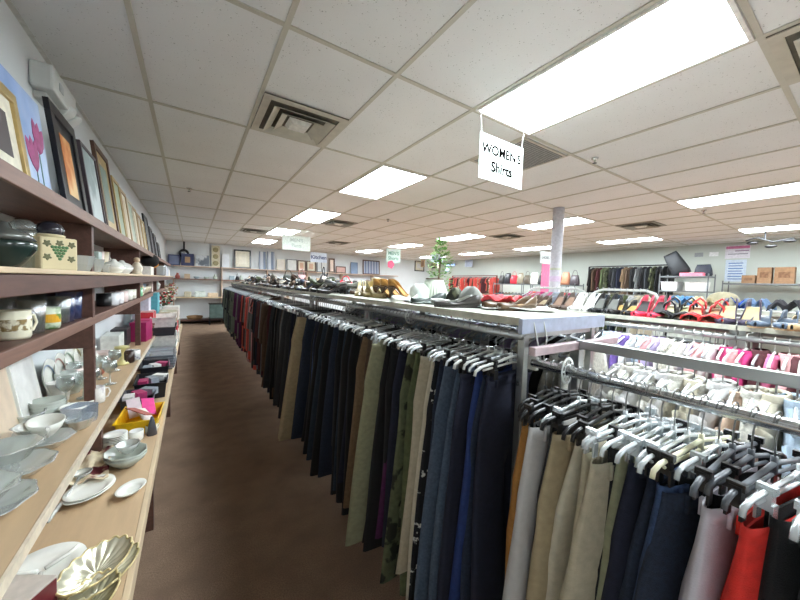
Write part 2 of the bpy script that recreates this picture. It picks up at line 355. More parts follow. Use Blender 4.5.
# ------------------------------------------------------------------ tableware builders
def L(px, py, z): return U(px, py, 'z', z)
def lx(px, x, z): return Vector((x, ycol(px, x, z), z))
def solo(mb, name, m, label, cat, loc, rz=0, group=None, smooth=True, solid=0, bevel=0, rot=None):
    o = mb.obj(name, m, None, loc, rz, rot, smooth, bevel, solid); return tag(o, label, cat, group)
def bowl_prof(r, h, foot=.5, t=.004):
    return [(.001, .004), (r * foot, 0), (r * foot, .004), (r * .82, h * .45), (r, h), (r - t, h), (r * .78, h * .48), (r * foot * .8, .01), (.001, .009)]
def plate_prof(r, h=.022):
    return [(.001, .002), (r * .55, 0), (r * .62, .004), (r, h), (r - .002, h + .003), (r * .66, .010), (r * .55, .006), (.001, .006)]
def tumbler(r, h, t=.003): return [(.001, 0), (r * .8, 0), (r, h), (r - t, h), (r * .8 - t, .01), (.001, .009)]
def mug(label, loc, r, h, m, rz=0, group=None, band=None, name='mug', cat='mug'):
    t = thing(name, label, cat, loc, rz, group)
    sm(MB().lathe([(.001, 0), (r * .92, 0), (r, .01), (r, h), (r - .004, h), (r - .006, .01), (.001, .008)], 22)).obj('cup_body', m, t)
    sm(MB().tube([(0, -r + .002, h * .8), (0, -r - r * .5, h * .78), (0, -r - r * .7, h * .5), (0, -r - r * .4, h * .22), (0, -r + .002, h * .2)], r * .1, 8)).obj('handle', m, t)
    if band:
        MB().lathe([(r + .0006, h * .3), (r + .0006, h * .7)], 22, caps=False).obj('painted_band', band, t)
    return t
def stem_glass(label, loc, r, h, group=None, m=CLEAR):
    pr = [(.001, 0), (r * .85, .001), (r * .8, .005), (.006, .012), (.004, h * .45), (r * .5, h * .52), (r, h * .72), (r * .86, h), (r * .86 - .002, h), (r * .96, h * .72), (r * .45, h * .54), (.001, h * .5)]
    return solo(MB().lathe(pr, 20), 'stem_glass', m, label, 'glass', loc, group=group)

# --- upper shelf (S3) goods
t = thing('covered_glass_jar', 'dark green glass bowl with silvery lid at left photo edge', 'bowl', lx(3, -.45, S3))
sm(MB().lathe([(.001, 0), (.03, 0), (.045, .02), (.066, .055), (.068, .075), (.064, .078), (.001, .079)], 24)).obj('bowl', mat((40, 54, 50), .12), t)
sm(MB().lathe([(.001, .08), (.068, .08), (.05, .105), (.02, .115), (.014, .13), (.001, .133)], 24)).obj('lid', mat((110, 112, 108), .25, .5), t)
t = thing('glass_jar', 'tall clear glass jar with stopper left of the cream canister', 'jar', lx(24, -.52, S3))
sm(MB().lathe([(.001, 0), (.05, 0), (.055, .1), (.04, .125), (.045, .14), (.042, .14), (.036, .12), (.05, .1), (.045, .006), (.001, .006)], 20)).obj('jar_body', CLEAR, t)
sm(MB().lathe([(.001, .141), (.04, .141), (.042, .16), (.02, .18), (.001, .185)], 16)).obj('stopper', CLEAR, t)
t = thing('canister', 'square cream canister painted with green grapes and black domed lid', 'canister', lx(51, -.455, S3), -.87)
MB().box(-.055, .055, -.055, .055, 0, .125).obj('canister_body', mat((226, 212, 170), .4, 0, .06, 8), t, bevel=.006)
m = MB()
for a in range(5):
    for b in range(5 - a):
        m.sphere((.0555, (b - (4 - a) / 2) * .0105, .088 - a * .011), .006, .35, 1, 1, 8, 5)
sm(m).obj('painted_grapes', mat((96, 140, 92), .5), t)
for (a, b) in ((.036, .1), (-.036, .1), (.034, .045), (-.036, .05), (0, .103)):
    m = MB(); m.lathe([(.001, 0), (.011, 0), (.009, .0015), (.001, .002)], 20, ripple=.28, rn=5)
    m.obj('painted_leaf', mat((112, 112, 78), .6), t, loc=(.0552, a, b), rot=(0, PI / 2, 0))
sm(MB().lathe([(.001, .126), (.04, .126), (.042, .134), (.036, .138), (.001, .139)], 20)).obj('rim', mat((220, 208, 170), .4), t)
sm(MB().lathe([(.036, .139), (.040, .155), (.032, .176), (.014, .186), (.001, .188)], 20, caps=False)).obj('lid', mat((46, 44, 52), .15), t)
crys = [(80, -.44, .055, .075, 'crystal cut glass bowl beside the cream canister'), (93, -.46, .05, .075, 'second crystal bowl with sparkling facets, right of the first'), (104, -.50, .042, .06, 'small clear glass bowl before the white casserole')]
for px, x, r, h, l in crys:
    solo(MB().lathe(bowl_prof(r, h, .6), 24, ripple=.03, rn=8), 'crystal_bowl', CLEARP, l, 'bowl', lx(px, x, S3), smooth=False)
t = thing('candlestick', 'thin glass candlestick standing behind the crystal bowls', 'candlestick', lx(77, -.55, S3))
sm(MB().lathe([(.001, 0), (.025, 0), (.006, .02), (.006, .1), (.014, .13), (.001, .13)], 14)).obj('stand', CLEARP, t)
def casserole(label, loc, r, h, sy=1.5, m=CERAM):
    t = thing('covered_dish', label, 'dish', loc)
    sm(MB().lathe(bowl_prof(r, h, .6), 24, sy=sy)).obj('bowl', m, t)
    sm(MB().lathe([(r * .96, h + .002), (r * .7, h + .025), (.02, h + .036), (.012, h + .05), (.001, h + .053)], 24, sy=sy, caps=False)).obj('lid', m, t)
    return t
casserole('white lidded casserole dish on the upper shelf', lx(114, -.46, S3), .065, .05)
casserole('long pale glazed dish beyond the white casserole', lx(122, -.44, S3), .07, .05, 1.8, mat((222, 222, 216), .2))
mug('brown and white cup behind the lidded dish', lx(116, -.55, S3), .04, .09, mat((90, 50, 40), .3))
t = thing('figurine', 'white and gold ceramic cherub figurine on upper shelf', 'figurine', lx(137, -.42, S3))
sm(MB().lathe([(.001, 0), (.04, 0), (.035, .02), (.045, .06), (.028, .1), (.015, .115), (.001, .118)], 14)).obj('body', mat((226, 216, 196), .3, 0, .2, 20), t)
sm(MB().sphere((0, 0, .135), .024)).obj('head', mat((214, 190, 160), .4), t)
solo(MB().box(-.08, .08, -.16, .16, 0, .10), 'storage_box', mat((232, 228, 222), .6), 'white box on upper shelf before the dark plush', 'box', lx(144, -.47, S3), bevel=.004, smooth=False)
t = thing('plush_toy', 'black and orange plush duck lying on goods at the shelf end', 'toy', lx(150, -.45, S3 + .10))
sm(MB().sphere((0, 0, .09), .1, 1, 1.6, .9)).obj('body', mat((16, 16, 18), .9, 0, .2, 40, .6, 150), t)
sm(MB().sphere((.02, .2, .06), .06, 1, 1.1, 1)).obj('beak', mat((224, 150, 60), .7), t)
t = thing('gift_bag', 'clear plastic bag holding a blue cup on the upper shelf', 'bag', lx(160, -.42, S3))
MB().box(-.07, .07, -.15, .15, 0, .16).obj('bag', CLEARP, t, bevel=.02)
sm(MB().lathe(tumbler(.05, .08), 16)).obj('cup', mat((40, 110, 200), .4), t, loc=(.01, 0, .002))
for k, px in enumerate((166, 170, 174)):
    solo(MB().box(-.09, .09, -.2, .2, 0, .2 - .03 * k), 'storage_box', mat([(214, 216, 222), (200, 205, 214), (224, 220, 214)][k], .6), ['pale grey carton at the far end of upper shelf', 'blue grey carton next to the last shelf divider', 'off white carton where the shelf meets the back wall'][k], 'box', (-.5, 7.7 + .55 * k, S3), bevel=.004, smooth=False)

# --- lower shelf (S2): mugs and tumblers
mug('cream mug printed with two brown bands, leftmost on lower shelf', lx(13, -.50, S2), .043, .095, mat((238, 232, 206), .25), group=None, rz=2.6, band=mat((150, 128, 80), .5, col2=(238, 232, 206), c2s=50))
mug('yellow and green painted mug among the clear glasses', lx(46, -.49, S2), .042, .085, mat((216, 224, 200), .3, col2=(96, 140, 70), c2s=16), rz=2.8, band=mat((236, 176, 40), .4, col2=(110, 150, 70), c2s=22))
clg = [(5, -.6), (22, -.62), (28, -.50), (34, -.49), (38, -.6), (54, -.6), (57, -.5), (61, -.49)]
nm = ['first', 'second', 'third', 'fourth', 'fifth', 'sixth', 'seventh', 'eighth']
for k, (px, x) in enumerate(clg):
    solo(MB().lathe(tumbler(.034, .125 if x < -.55 else .12), 18), 'drinking_glass', CLEAR, 'clear drinking glass on lower shelf, %s from the left' % nm[k], 'glass', lx(px, x, S2), group='clear glasses on the lower shelf')
BLUEG = glass((110, 132, 200), .2, .35)
for k, (px, x) in enumerate(((66, -.49), (70, -.56), (74, -.49), (78, -.56), (81, -.49), (85, -.52))):
    solo(MB().lathe(tumbler(.034, .135), 18), 'drinking_glass', BLUEG, 'tall blue glass tumbler before the divider, %s from the left' % nm[k], 'glass', lx(px, x, S2), group='blue tumblers')
mug('black mug just past the first divider', lx(104, -.52, S2), .042, .09, BLACKP, rz=2.5)
mc = [(112, (238, 238, 240), 'white mug standing next to the black one'), (117, (240, 236, 236), 'white mug, second from the black one'), (122, (236, 214, 208), 'pink mug between white mugs on lower shelf'), (127, (238, 236, 226), 'white mug with floral spots past the pink one'), (131, (234, 230, 214), 'cream mug before the orange and green cups'), (135, (226, 178, 80), 'orange mug on lower shelf'), (138, (130, 196, 150), 'mint green mug next to the second divider')]
for px, c, l in mc: mug(l, lx(px, -.49, S2), .042, .09, mat(c, .25), rz=2.8)

# --- counter goods
def stack(label, loc, r, h, n, m, name, cat, rz=0, sy=1):
    for k in range(n):
        solo(MB().lathe(bowl_prof(r, h, .55), 24, sy=sy), name, m, '%s, %s from the bottom' % (label, nm[k]) if n > 1 else label, cat, (loc[0], loc[1], loc[2] + k * h * .22), rz, group=label if n > 1 else None)
for k, (a, l) in enumerate(((1.45, 'pale printed card leaning on wall behind the glass bowls, leftmost'), (1.74, 'cream tile panel leaning against the wall under lower shelf'), (1.98, 'white framed tile leaning against the wall beside divider'))):
    t = thing('leaning_panel', l, 'panel', (-.60, a, UT), rot=(0, -.15, 0))
    MB().box(-.012, 0, 0, .26, 0, .34).obj('board', mat([(226, 228, 214), (236, 226, 206), (240, 238, 230)][k], .4, 0, .06, 10), t, bevel=.003)
    MB().box(0, .002, .03, .23, .03, .31).obj('printed_face', mat([(214, 218, 204), (230, 208, 184), (244, 242, 238)][k], .4, 0, .1, 14), t)
stack('grey glazed square bowl in the nearer stack', lx(48, -.56, UT), .06, .06, 4, GREYC, 'bowl', 'bowl')
stack('grey green bowl in the stack behind the creamer', lx(72, -.58, UT), .06, .06, 3, GREYC, 'bowl', 'bowl')
stack('pale bowl nested beside the white mug', lx(92, -.58, UT), .055, .05, 3, CERAM, 'bowl', 'bowl')
t = thing('creamer', 'white ceramic creamer with spout and loop handle on counter', 'creamer', lx(75, -.46, UT), 2.5)
sm(MB().lathe(bowl_prof(.052, .07, .45), 24)).obj('cup_body', CERAM, t)
sm(MB().tube([(0, -.045, .062), (0, -.085, .06), (0, -.085, .035), (0, -.038, .022)], .005, 8)).obj('handle', CERAM, t)
sm(MB().lathe([(.001, 0), (.018, .014), (.012, .018)], 10, sy=1.4)).obj('spout', CERAM, t, loc=(0, .044, .058))
mug('white speckled mug at the counter edge', lx(96, -.43, UT), .038, .085, mat((236, 232, 226), .25, col2=(200, 190, 190), c2s=40, c2t=.6), rz=2.2)
sg = [(66, -.55), (84, -.50), (92, -.48), (110, -.43), (115, -.46), (101, -.5), (74, -.6)]
for k, (px, x) in enumerate(sg):
    stem_glass('clear stemmed wine glass on the counter, %s in the cluster' % nm[k], lx(px, x, UT), .038, .15, 'stemmed glasses on the counter')
solo(MB().lathe([(.001, 0), (.03, 0), (.05, .05), (.055, .055), (.001, .06)], 20), 'candle_dish', mat((196, 120, 96), .4), 'terracotta coloured small dish under the wine glasses', 'dish', lx(98, -.54, UT))
# big clear glass pieces in front
def glass_tray(label, loc, r, h, sy=1.4, m=CLEARP, rz=0):
    return solo(MB().lathe([(.001, .002), (r * .5, 0), (r * .6, .006), (r * .9, h * .9), (r, h), (r - .006, h), (r * .84, h * .8), (r * .5, .012), (.001, .01)], 72, sy=sy, ripple=.03, rn=9), 'glass_dish', m, label, 'glass dish', loc, rz)
gl = [(80, 428, .055, .05, 'small scalloped glass dish at counter edge'), (20, 436, .09, .05, 'clear glass bowl stacked behind the ribbed one'), (8, 410, .10, .04, 'flat glass tray stacked against the leaning cards'), (28, 412, .085, .05, 'glass bowl behind the white gravy boat')]
for k, (px, py, r, h, l) in enumerate(gl):
    q = L(px, py, UT); q.x = max(q.x, XL + r + .01); q.x = min(q.x, -.365 - r * .95)
    q.y = ycol(px, q.x, UT)
    glass_tray(l, q, r, h, 1.2, rz=.2 * k)
xg = [(-.56, 1.40, .075, .06, 'cut glass bowl closest to the camera against the panel'), (-.50, 1.62, .07, .05, 'pressed glass relish dish in front of the stacked trays'), (-.60, 1.72, .07, .09, 'deep clear glass bowl against the cream panel'), (-.47, 1.98, .06, .05, 'clear glass sugar bowl near the counter edge'), (-.60, 2.02, .06, .08, 'tall sided clear glass bowl behind the gravy boat'), (-.50, 2.14, .05, .04, 'little clear glass nut dish before the front post'), (-.44, 1.50, .055, .035, 'low clear glass ashtray shaped dish at counter front')]
bigg = [(-.50, 1.36, .112, .035, 0, 'wide clear glass platter at bottom, nearest on the counter'), (-.50, 1.58, .10, .04, 0, 'wide ribbed glass platter at bottom, second along the counter'), (-.49, 1.79, .09, .04, 0, 'ribbed glass platter at bottom, third along the counter'), (-.52, 1.34, .10, .05, .04, 'clear glass serving bowl resting on the nearest platter'), (-.53, 1.60, .085, .055, .045, 'clear glass serving bowl resting on the second platter'), (-.50, 1.80, .07, .05, .045, 'clear glass serving bowl resting on the third platter')]
for k, (x, y, r, h, dz, l) in enumerate(bigg): glass_tray(l, (x, y, UT + dz), r, h, 1.1, rz=.4 * k)
xg = [q for q in xg if q[1] > 1.95]
for k, (x, y, r, h, l) in enumerate(xg): glass_tray(l, (x, y, UT), r, h, 1.15, rz=.5 * k)
for k in range(4):
    solo(MB().box(-.08, .08, -.13, .13, 0, .012), 'glass_tray', CLEARP, 'flat rectangular glass tray in the stack behind bowls, %s from the bottom' % nm[k], 'tray', (-.57, 1.52, UT + .001 + .014 * k), .1 + .05 * k, 'stacked glass trays', False, bevel=.004)
t = thing('gravy_boat', 'white oval gravy boat resting among clear glass bowls', 'gravy boat', (-.48, ycol(46, -.48, UT + .08), UT + .055), .3)
sm(MB().lathe(bowl_prof(.055, .055, .5), 24, sy=1.5)).obj('bowl', CERAM, t)
sm(MB().tube([(0, -.075, .05), (0, -.115, .05), (0, -.11, .025), (0, -.06, .015)], .005, 8)).obj('handle', CERAM, t)
t = thing('glass_pitcher', 'clear blue tinted square glass pitcher at the counter edge', 'pitcher', (-.43, ycol(80, -.43, UT), UT), .3)
MB().lathe([(.001, 0), (.058, 0), (.062, .02), (.064, .085), (.06, .085), (.056, .012), (.001, .01)], 4).obj('body', glass((222, 230, 242), .2, .3), t, bevel=.006)
# goods beyond first divider on the counter
t = thing('candle_holder', 'pale yellow pedestal candle holder on the counter', 'candle holder', lx(122, -.45, UT))
sm(MB().lathe([(.001, 0), (.045, 0), (.04, .012), (.014, .03), (.012, .09), (.03, .12), (.045, .125), (.045, .14), (.001, .14)], 20)).obj('stand', mat((226, 216, 150), .35), t)
mug('dark brown mug before the flower patterned pot', lx(128, -.42, UT), .042, .09, mat((58, 38, 32), .3))
mug('white pot with grey flower pattern on the counter', lx(133, -.40, UT), .048, .08, mat((230, 228, 226), .3, col2=(140, 140, 160), c2s=26, c2t=.6), name='flower_pot', cat='pot')
for k, (px, c, l) in enumerate(((113, (225, 228, 224), 'white appliance box on counter past first divider'), (121, (60, 58, 60), 'black box behind the yellow candle holder'))):
    solo(MB().box(-.06, .06, -.12, .12, 0, .17), 'storage_box', mat(c, .5), l, 'box', lx(px, -.58, UT), bevel=.004, smooth=False)
for k in range(5):
    solo(MB().box(-.075, .075, -.26, .26, 0, .028), 'wooden_tray', mat((150 - 4 * k, 112 - 3 * k, 84), .5, 0, .12, 10), 'brown wooden tray in the counter stack, %s from the bottom' % nm[k], 'tray', (-.44, ycol(148, -.44, UT + .05), UT + .001 + .030 * k), .02 * (k - 2), 'stacked wooden trays', False, bevel=.003)
ty = ycol(148, -.44, UT + .05)
for k, (dy, c, l) in enumerate(((-.55, (170, 40, 100), 'magenta gift box on the counter pile'), (-.32, (196, 60, 110), 'pink wrapped parcel beside the magenta box'), (-.05, (206, 50, 60), 'red and white striped gift package on wooden trays'), (.15, (226, 120, 120), 'coral striped package next to the red one'))):
    zz = UT + (.16 if abs(dy) < .3 else .001); hh = .10 if zz > UT + .1 else .2
    solo(MB().box(-.07, .07, -.1, .1, 0, hh), 'gift_box', mat(c, .5, col2=(244, 230, 228) if k > 1 else None, c2s=9, c2t=.5, kind='wave'), l, 'gift box', (-.45, ty + dy, zz), .1 * k - .15, bevel=.004, smooth=False)
q = ycol(157, -.40, UT)
solo(MB().box(-.1, .06, -.16, .16, 0, .46), 'carton', mat((96, 176, 190), .55), 'tall teal cardboard carton standing on the counter', 'carton', (-.44, q, UT), bevel=.004, smooth=False)
solo(MB().box(-.1, .06, -.12, .12, 0, .42), 'carton', mat((206, 204, 216), .6), 'tall lilac grey carton left of the teal one', 'carton', (-.5, q - .42, UT), bevel=.004, smooth=False)
# flowers past the teal carton
def bouquet(label, loc, s=.12, cols=((190, 40, 50), (230, 226, 210), (180, 170, 120)), n=26, seed=3, h=.3):
    r = random.Random(seed); t = thing('flower_arrangement', label, 'flowers', loc)
    sm(MB().lathe(tumbler(.05, .12), 16)).obj('vase', mat((200, 200, 190), .3), t)
    for k, c in enumerate(cols):
        m = MB()
        for _ in range(n):
            a = r.uniform(0, 2 * PI); e = r.uniform(0, 1); m.sphere((s * e * math.cos(a), s * e * math.sin(a), h * (.5 + .5 * r.random())), .022, 1, 1, .7, 7, 4)
        m.obj('blossoms', mat(c, .7, 0, .2, 40), t)
    m = MB()
    for _ in range(14):
        a = r.uniform(0, 2 * PI); m.tube([(0, 0, .05), (s * .4 * math.cos(a), s * .4 * math.sin(a), h * .5), (s * .9 * math.cos(a), s * .9 * math.sin(a), h * .8)], .003, 4)
    m.obj('stems', mat((90, 110, 70), .7), t)
for k, (px, l) in enumerate(((163, 'red and white silk flowers on the counter beyond teal carton'), (166, 'dried beige flower bunch beyond the red silk flowers'), (170, 'pale dried flowers at counter end'))):
    bouquet(l, lx(px, -.42, UT), .15, seed=k + 3, cols=[((190, 40, 50), (230, 226, 210), (60, 80, 60)), ((190, 176, 130), (150, 130, 90), (214, 206, 190)), ((220, 216, 206), (170, 160, 120), (200, 90, 90))][k], h=.42 + .06 * k)

for k in range(5):
    t = thing('dinner_plate', 'white round dinner plate leaning on the counter wall, %s from the front post' % nm[k], 'plate', (-.655, 2.46 + .17 * k, UT + .112), rot=(0, PI / 2 - .18, 0), group='leaning dinner plates')
    sm(MB().lathe(plate_prof(.11), 28)).obj('plate', CERAM, t)
    MB().lathe([(.07, .0125), (.078, .0135), (.078, .0145), (.07, .0135), (.07, .0125)], 28, caps=False).obj('painted_ring', mat([(120, 140, 170), (170, 110, 100), (120, 150, 120), (170, 150, 90), (90, 90, 110)][k], .3), t)
# --- low table goods
GOLDR = mat((206, 190, 140), .3, .5, .1, 30); SILV = mat((216, 212, 190), .25, .55, .06, 40)
def shell_dish(label, loc, r, rz, m=SILV, tilt=(0, 0), sy=1.55):
    t = thing('shell_dish', label, 'dish', loc, rot=(tilt[0], tilt[1], rz))
    n = 96; loops = []
    for rr, z in ((.001, 0), (.3, .002), (.6, .010), (.85, .022), (.97, .032), (1.0, .034)):
        loops.append([((rr * r * (1 + .025 * (rr ** 3) * math.cos(16 * 2 * PI * j / n))) * math.cos(2 * PI * j / n), sy * rr * r * (1 + .025 * rr ** 3 * math.cos(16 * 2 * PI * j / n)) * math.sin(2 * PI * j / n), z + .003 * rr * math.cos(16 * 2 * PI * j / n)) for j in range(n)])
    sm(MB().loft(loops, False, False)).obj('dish', m, t, solid=.003)
    e = loops[-1] + [loops[-1][0], loops[-1][1]]
    sm(MB().tube([(p[0], p[1], p[2] + .002) for p in e], .0035, 6)).obj('gilded_rim', GOLDR, t)
    return t
a = L(100, 572, LT + .03)
shell_dish('fluted gold rimmed silver shell dish on the low table', (a.x - .01, a.y, LT + .028), .068, -.55, tilt=(.0, .08))
shell_dish('cream scalloped dish under the gold rimmed shell dish', (a.x + .008, a.y - .01, LT + .003), .07, -.55, mat((232, 226, 200), .25))
b = L(92, 600, LT)
shell_dish('pewter scalloped dish cut off at bottom of photo', (b.x, b.y - .04, LT + .003), .06, -.3)
a = L(55, 562, LT)
def divided(loc):
    t = thing('divided_plate', 'white three section divided plate near the burgundy box', 'plate', loc, .3)
    sm(MB().lathe(plate_prof(.105, .02), 36)).obj('plate', CERAM, t)
    m = MB()
    for k in range(3):
        an = 2 * PI * k / 3 + .4; m.tube([(.01 * math.cos(an), .01 * math.sin(an), .012), (.07 * math.cos(an), .07 * math.sin(an), .013), (.095 * math.cos(an), .095 * math.sin(an), .02)], .006, 8)
    sm(m).obj('section_ridges', CERAM, t)
divided((-.40, 1.42, LT + .001))
t = thing('gift_box', 'burgundy box with pale lid at the lower left photo corner', 'box', (-.41, 1.20, LT), -.55)
MB().box(-.07, .07, -.07, .07, 0, .112).obj('box_body', mat((104, 28, 40), .4), t, bevel=.003)
MB().box(-.071, .071, -.071, .071, .112, .118).obj('lid', mat((200, 190, 180), .5), t, bevel=.002)
def oval_plate(label, px, py, r, sy, rz, z=LT):
    q = L(px, py, z); q.x = min(q.x, -.165 - r * .9)
    return solo(MB().lathe(plate_prof(r, .02), 36, sy=sy), 'oval_platter', CERAM, label, 'platter', q + Vector((0, 0, .001)), rz)
oval_plate('white oval platter, bottom of the nearer pair', 90, 494, .075, 1.35, -.5)
oval_plate('white oval platter stacked on top in nearer pair', 90, 492, .073, 1.35, -.5, LT + .006)
oval_plate('smaller white oval platter at the table edge', 131, 492, .048, 1.4, -.5)
for k in range(2):
    q = L(126, 464, LT); solo(MB().lathe(bowl_prof(.085, .055, .5), 30, ripple=.03, rn=10, sy=1.15), 'glass_bowl', GREYC, ['grey green pressed bowl at bottom of the pair on low table', 'grey green pressed bowl nested on top of the pair'][k], 'bowl', (min(q.x, -.255), q.y, LT + .001 + .014 * k), .4, 'grey bowls')
solo(MB().lathe(bowl_prof(.05, .045, .5), 28, ripple=.04, rn=10), 'glass_bowl', CLEARP, 'clear glass bowl sitting in the grey bowls', 'bowl', (-.275, L(124, 462, LT).y, LT + .05))
# ladle in dotted fabric and glass
t = thing('glass_ladle', 'long clear glass ladle lying beside the oval platters', 'ladle', Vector((-.45, 1.78, LT + .012)), -.12)
sm(MB().tube([(0, -.08, 0), (0, 0, .004), (0, .12, .01), (0, .2, .02)], .008, 8)).obj('handle', CLEARP, t)
sm(MB().lathe(bowl_prof(.035, .025, .4), 18)).obj('bowl', CLEARP, t, loc=(0, .22, .005))
def drape(label, name, cat, loc, w_, l_, m, seed=1, amp=.015, rz=0):
    r = random.Random(seed); ph = [r.uniform(0, 6) for _ in range(4)]; n = 14; v = []
    mb = MB(); loops = []
    for i in range(n):
        loops.append([((j / 9 - .5) * w_ * (1 - .25 * math.sin(PI * i / n)), (i / (n - 1) - .5) * l_, amp * (1 + math.sin(i * .9 + ph[0]) * .5 + math.sin(j * 1.3 + ph[1] + i * .4) * .5)) for j in range(10)])
    mb.loft(loops, closed=False)
    return solo(mb, name, m, label, cat, loc, rz, solid=.003)
q = L(82, 463, LT)
drape('cream scarf with dark red woven pattern folded on the low table', 'scarf', 'scarf', (-.40, 2.08, LT + .008), .16, .34, mat((226, 210, 180), .9, 0, .1, 40, .3, 300, col2=(110, 44, 50), c2s=9, c2t=.58, c2w=.03), 4, .02)
# white plate stack + teacup
q = L(106, 441, LT)
for k in range(8):
    solo(MB().lathe(plate_prof(.056, .014), 28), 'saucer', CERAM, 'small white plate in the low table stack, %s from the bottom' % nm[k], 'plate', (-.355, 2.30, LT + .001 + k * .009), 0, 'stack of small white plates')
mug('white teacup beside the stack of small plates', (-.27, 2.36, LT), .035, .055, CERAM, rz=2.7, name='teacup', cat='teacup')
mug('second white teacup near the yellow bin', (-.205, 2.42, LT), .03, .05, CERAM, rz=2.4, name='teacup', cat='teacup')
# yellow bin
def bin_(name, label, loc, w_, l_, h, m, rz=0, cat='bin'):
    t = thing(name, label, cat, loc, rz)
    def rect(a, b, z): return [(-a, -b, z), (a, -b, z), (a, b, z), (-a, b, z)]
    a, b = w_ / 2, l_ / 2
    MB().loft([rect(a * .88, b * .88, 0), rect(a, b, h), rect(a + .008, b + .008, h), rect(a + .008, b + .008, h - .006), rect(a - .003, b - .003, h - .006), rect(a * .86, b * .86, .004)]).obj('tub', m, t, bevel=.003)
    return t
q = U(136, 424, 'z', LT)
yb = ycol(136, -.27, LT)
bin_('storage_bin', 'bright yellow plastic bin holding cards and bottles', (-.27, yb + .22, LT), .20, .30, .09, mat((246, 196, 24), .4), -.05)
for k, (dx, dy, c, l, rt) in enumerate(((.02, -.02, (232, 226, 220), 'white and brown printed pamphlet lying in the yellow bin', (.35, .3, .6)), (.03, .10, (226, 60, 140), 'hot pink card sticking out of the yellow bin', (.5, .2, .3)), (-.04, .08, (236, 220, 226), 'pale pink leaflet at the back of the yellow bin', (.6, -.1, .2)), (.0, -.05, (158, 76, 56), 'rust coloured booklet in the yellow bin', (.2, .35, .9)))):
    o = solo(MB().box(-.035, .035, -.075, .075, 0, .004), 'printed_card', mat(c, .5, 0, .08, 30), l, 'card', (-.27 + dx, yb + .22 + dy, LT + .075 + .012 * k), rot=rt, smooth=False)
t = thing('spray_nozzle', 'dark grey cone shaped plastic scoop against the yellow bin', 'scoop', (-.20, yb + .05, LT), .2)
sm(MB().lathe([(.001, 0), (.026, 0), (.018, .06), (.006, .11), (.001, .112)], 16)).obj('body', mat((84, 84, 92), .4), t)
# dark bins, trays
BC = [((-.32, 130), (.18, .26, .10), (70, 72, 80), 'dark grey bin directly behind the yellow bin'), ((-.27, 142), (.2, .34, .13), (26, 26, 32), 'black open bin with chargers on the low table'), ((-.28, 151), (.2, .30, .16), (34, 34, 42), 'black plastic basket behind the black bin')]
yl = yb + .60
for k, ((x, px), d, c, l) in enumerate(BC):
    bin_('storage_bin', l, (x, yl, LT), d[0], d[1], d[2], mat(c, .4), .03 * k)
    for q in range(3):
        solo(MB().box(-.03, .03, -.05, .05, 0, .05), 'small_package', mat([(230, 228, 226), (180, 60, 110), (150, 160, 170)][(q + k) % 3], .4), ['white', 'magenta', 'silver'][(q + k) % 3] + ' small package inside the %s' % l.split(' directly')[0].split(' with')[0].split(' behind')[0], 'package', (x - .05 + .05 * q, yl - .06 + .07 * q, LT + d[2] * .65), .5 * q, smooth=False, bevel=.003)
    yl += d[1] + .05
for k in range(6):
    bin_('food_tray', 'clear grey plastic tray in the nested stack, %s from the bottom' % nm[k], (-.27, yl + .22, LT + .026 * k), .24, .44, .03, glass((196, 204, 214), .18, .55), .02 * (k % 3 - 1), 'tray')['group'] = 'nested plastic trays'
yl += .62
for k, (h, c, l) in enumerate(((.14, (226, 228, 226), 'large white plastic dishpan on the low table'), (.12, (236, 236, 232), 'white patterned tub stacked on the dishpan'), (.10, (60, 60, 64), 'dark tray resting on the white tubs'), (.12, (234, 232, 226), 'white basin at top of the tub stack'))):
    zz = LT + sum((.14, .12, .10, .12)[:k])
    bin_('dish_tub', l, (-.28, yl + .25, zz), .24, .5, h, mat(c, .4), .03 * (k % 2), 'tub')
yl += .62
for k in range(9):
    c = [(226, 216, 204), (200, 60, 60), (190, 178, 150), (236, 234, 230), (120, 90, 70), (214, 200, 190), (200, 120, 120), (170, 176, 160), (240, 238, 230)][k]
    n_ = ['cream', 'red', 'olive beige', 'white', 'brown', 'beige', 'rose', 'sage', 'ivory'][k]
    solo(MB().box(-.1, .1, -.2, .2, 0, .16), 'craft_box', mat(c, .6, 0, .1, 20, col2=(230, 226, 216), c2s=12, c2t=.6), '%s household goods box on the far half of low table' % n_, 'box', (-.27 + .01 * (k % 2), min(yl + .22 + (k // 3) * .43, 7.6), LT + .001 + .161 * (k % 3)), .03 * (k % 4 - 1), smooth=False, bevel=.006)

# ------------------------------------------------------------------ hanging signs
def sign(label, x, y, zc, w_, h_, lines, m, tm, zt=None, face=0, size=.1, extra=None):
    t = thing('hanging_sign', label, 'sign', (x, y, zc), face)
    MB().box(-w_ / 2, w_ / 2, -.002, .002, -h_ / 2, h_ / 2).obj('board', m, t)
    for k, l in enumerate(lines):
        s = size[k] if isinstance(size, tuple) else size
        z = h_ * (.5 - (k + 1) / (len(lines) + 1)) * 1.1
        text_mesh(l, s, m=tm, parent=t, loc=(0, -.0035, z), rot=(PI / 2, 0, 0), bold=s * .022)
    for sx in (-1, 1):
        MB().tube([(sx * w_ * .46, 0, h_ / 2), (sx * w_ * .5, .0, CEIL - zc - .01)], .0014, 5).obj('hanging_wire', WHITEP, t)
    return t
sign("white hanging sign reading WOMEN'S Shirts in black letters", 1.89, 1.60, 2.456, .47, .31, ["WOMEN'S", 'Shirts'], mat((178, 186, 180), .9, spec=.1), mat((6, 6, 6), 1, 0, 0, spec=0), size=(.092, .10))
SB = mat((214, 226, 244), .5); BL = mat((60, 80, 130), .5)
sign('pale green hanging sign above the far trousers rack, nearest the back shelf', 2.05, 7.6, 2.42, .64, .34, ["MEN'S", 'Pants'], mat((226, 238, 230), .5), mat((190, 206, 198), .5), size=.11)
sign('light blue hanging sign reading Kitchen', 3.5, 10.3, 2.33, .55, .32, ['Kitchen'], SB, BL, size=.17)
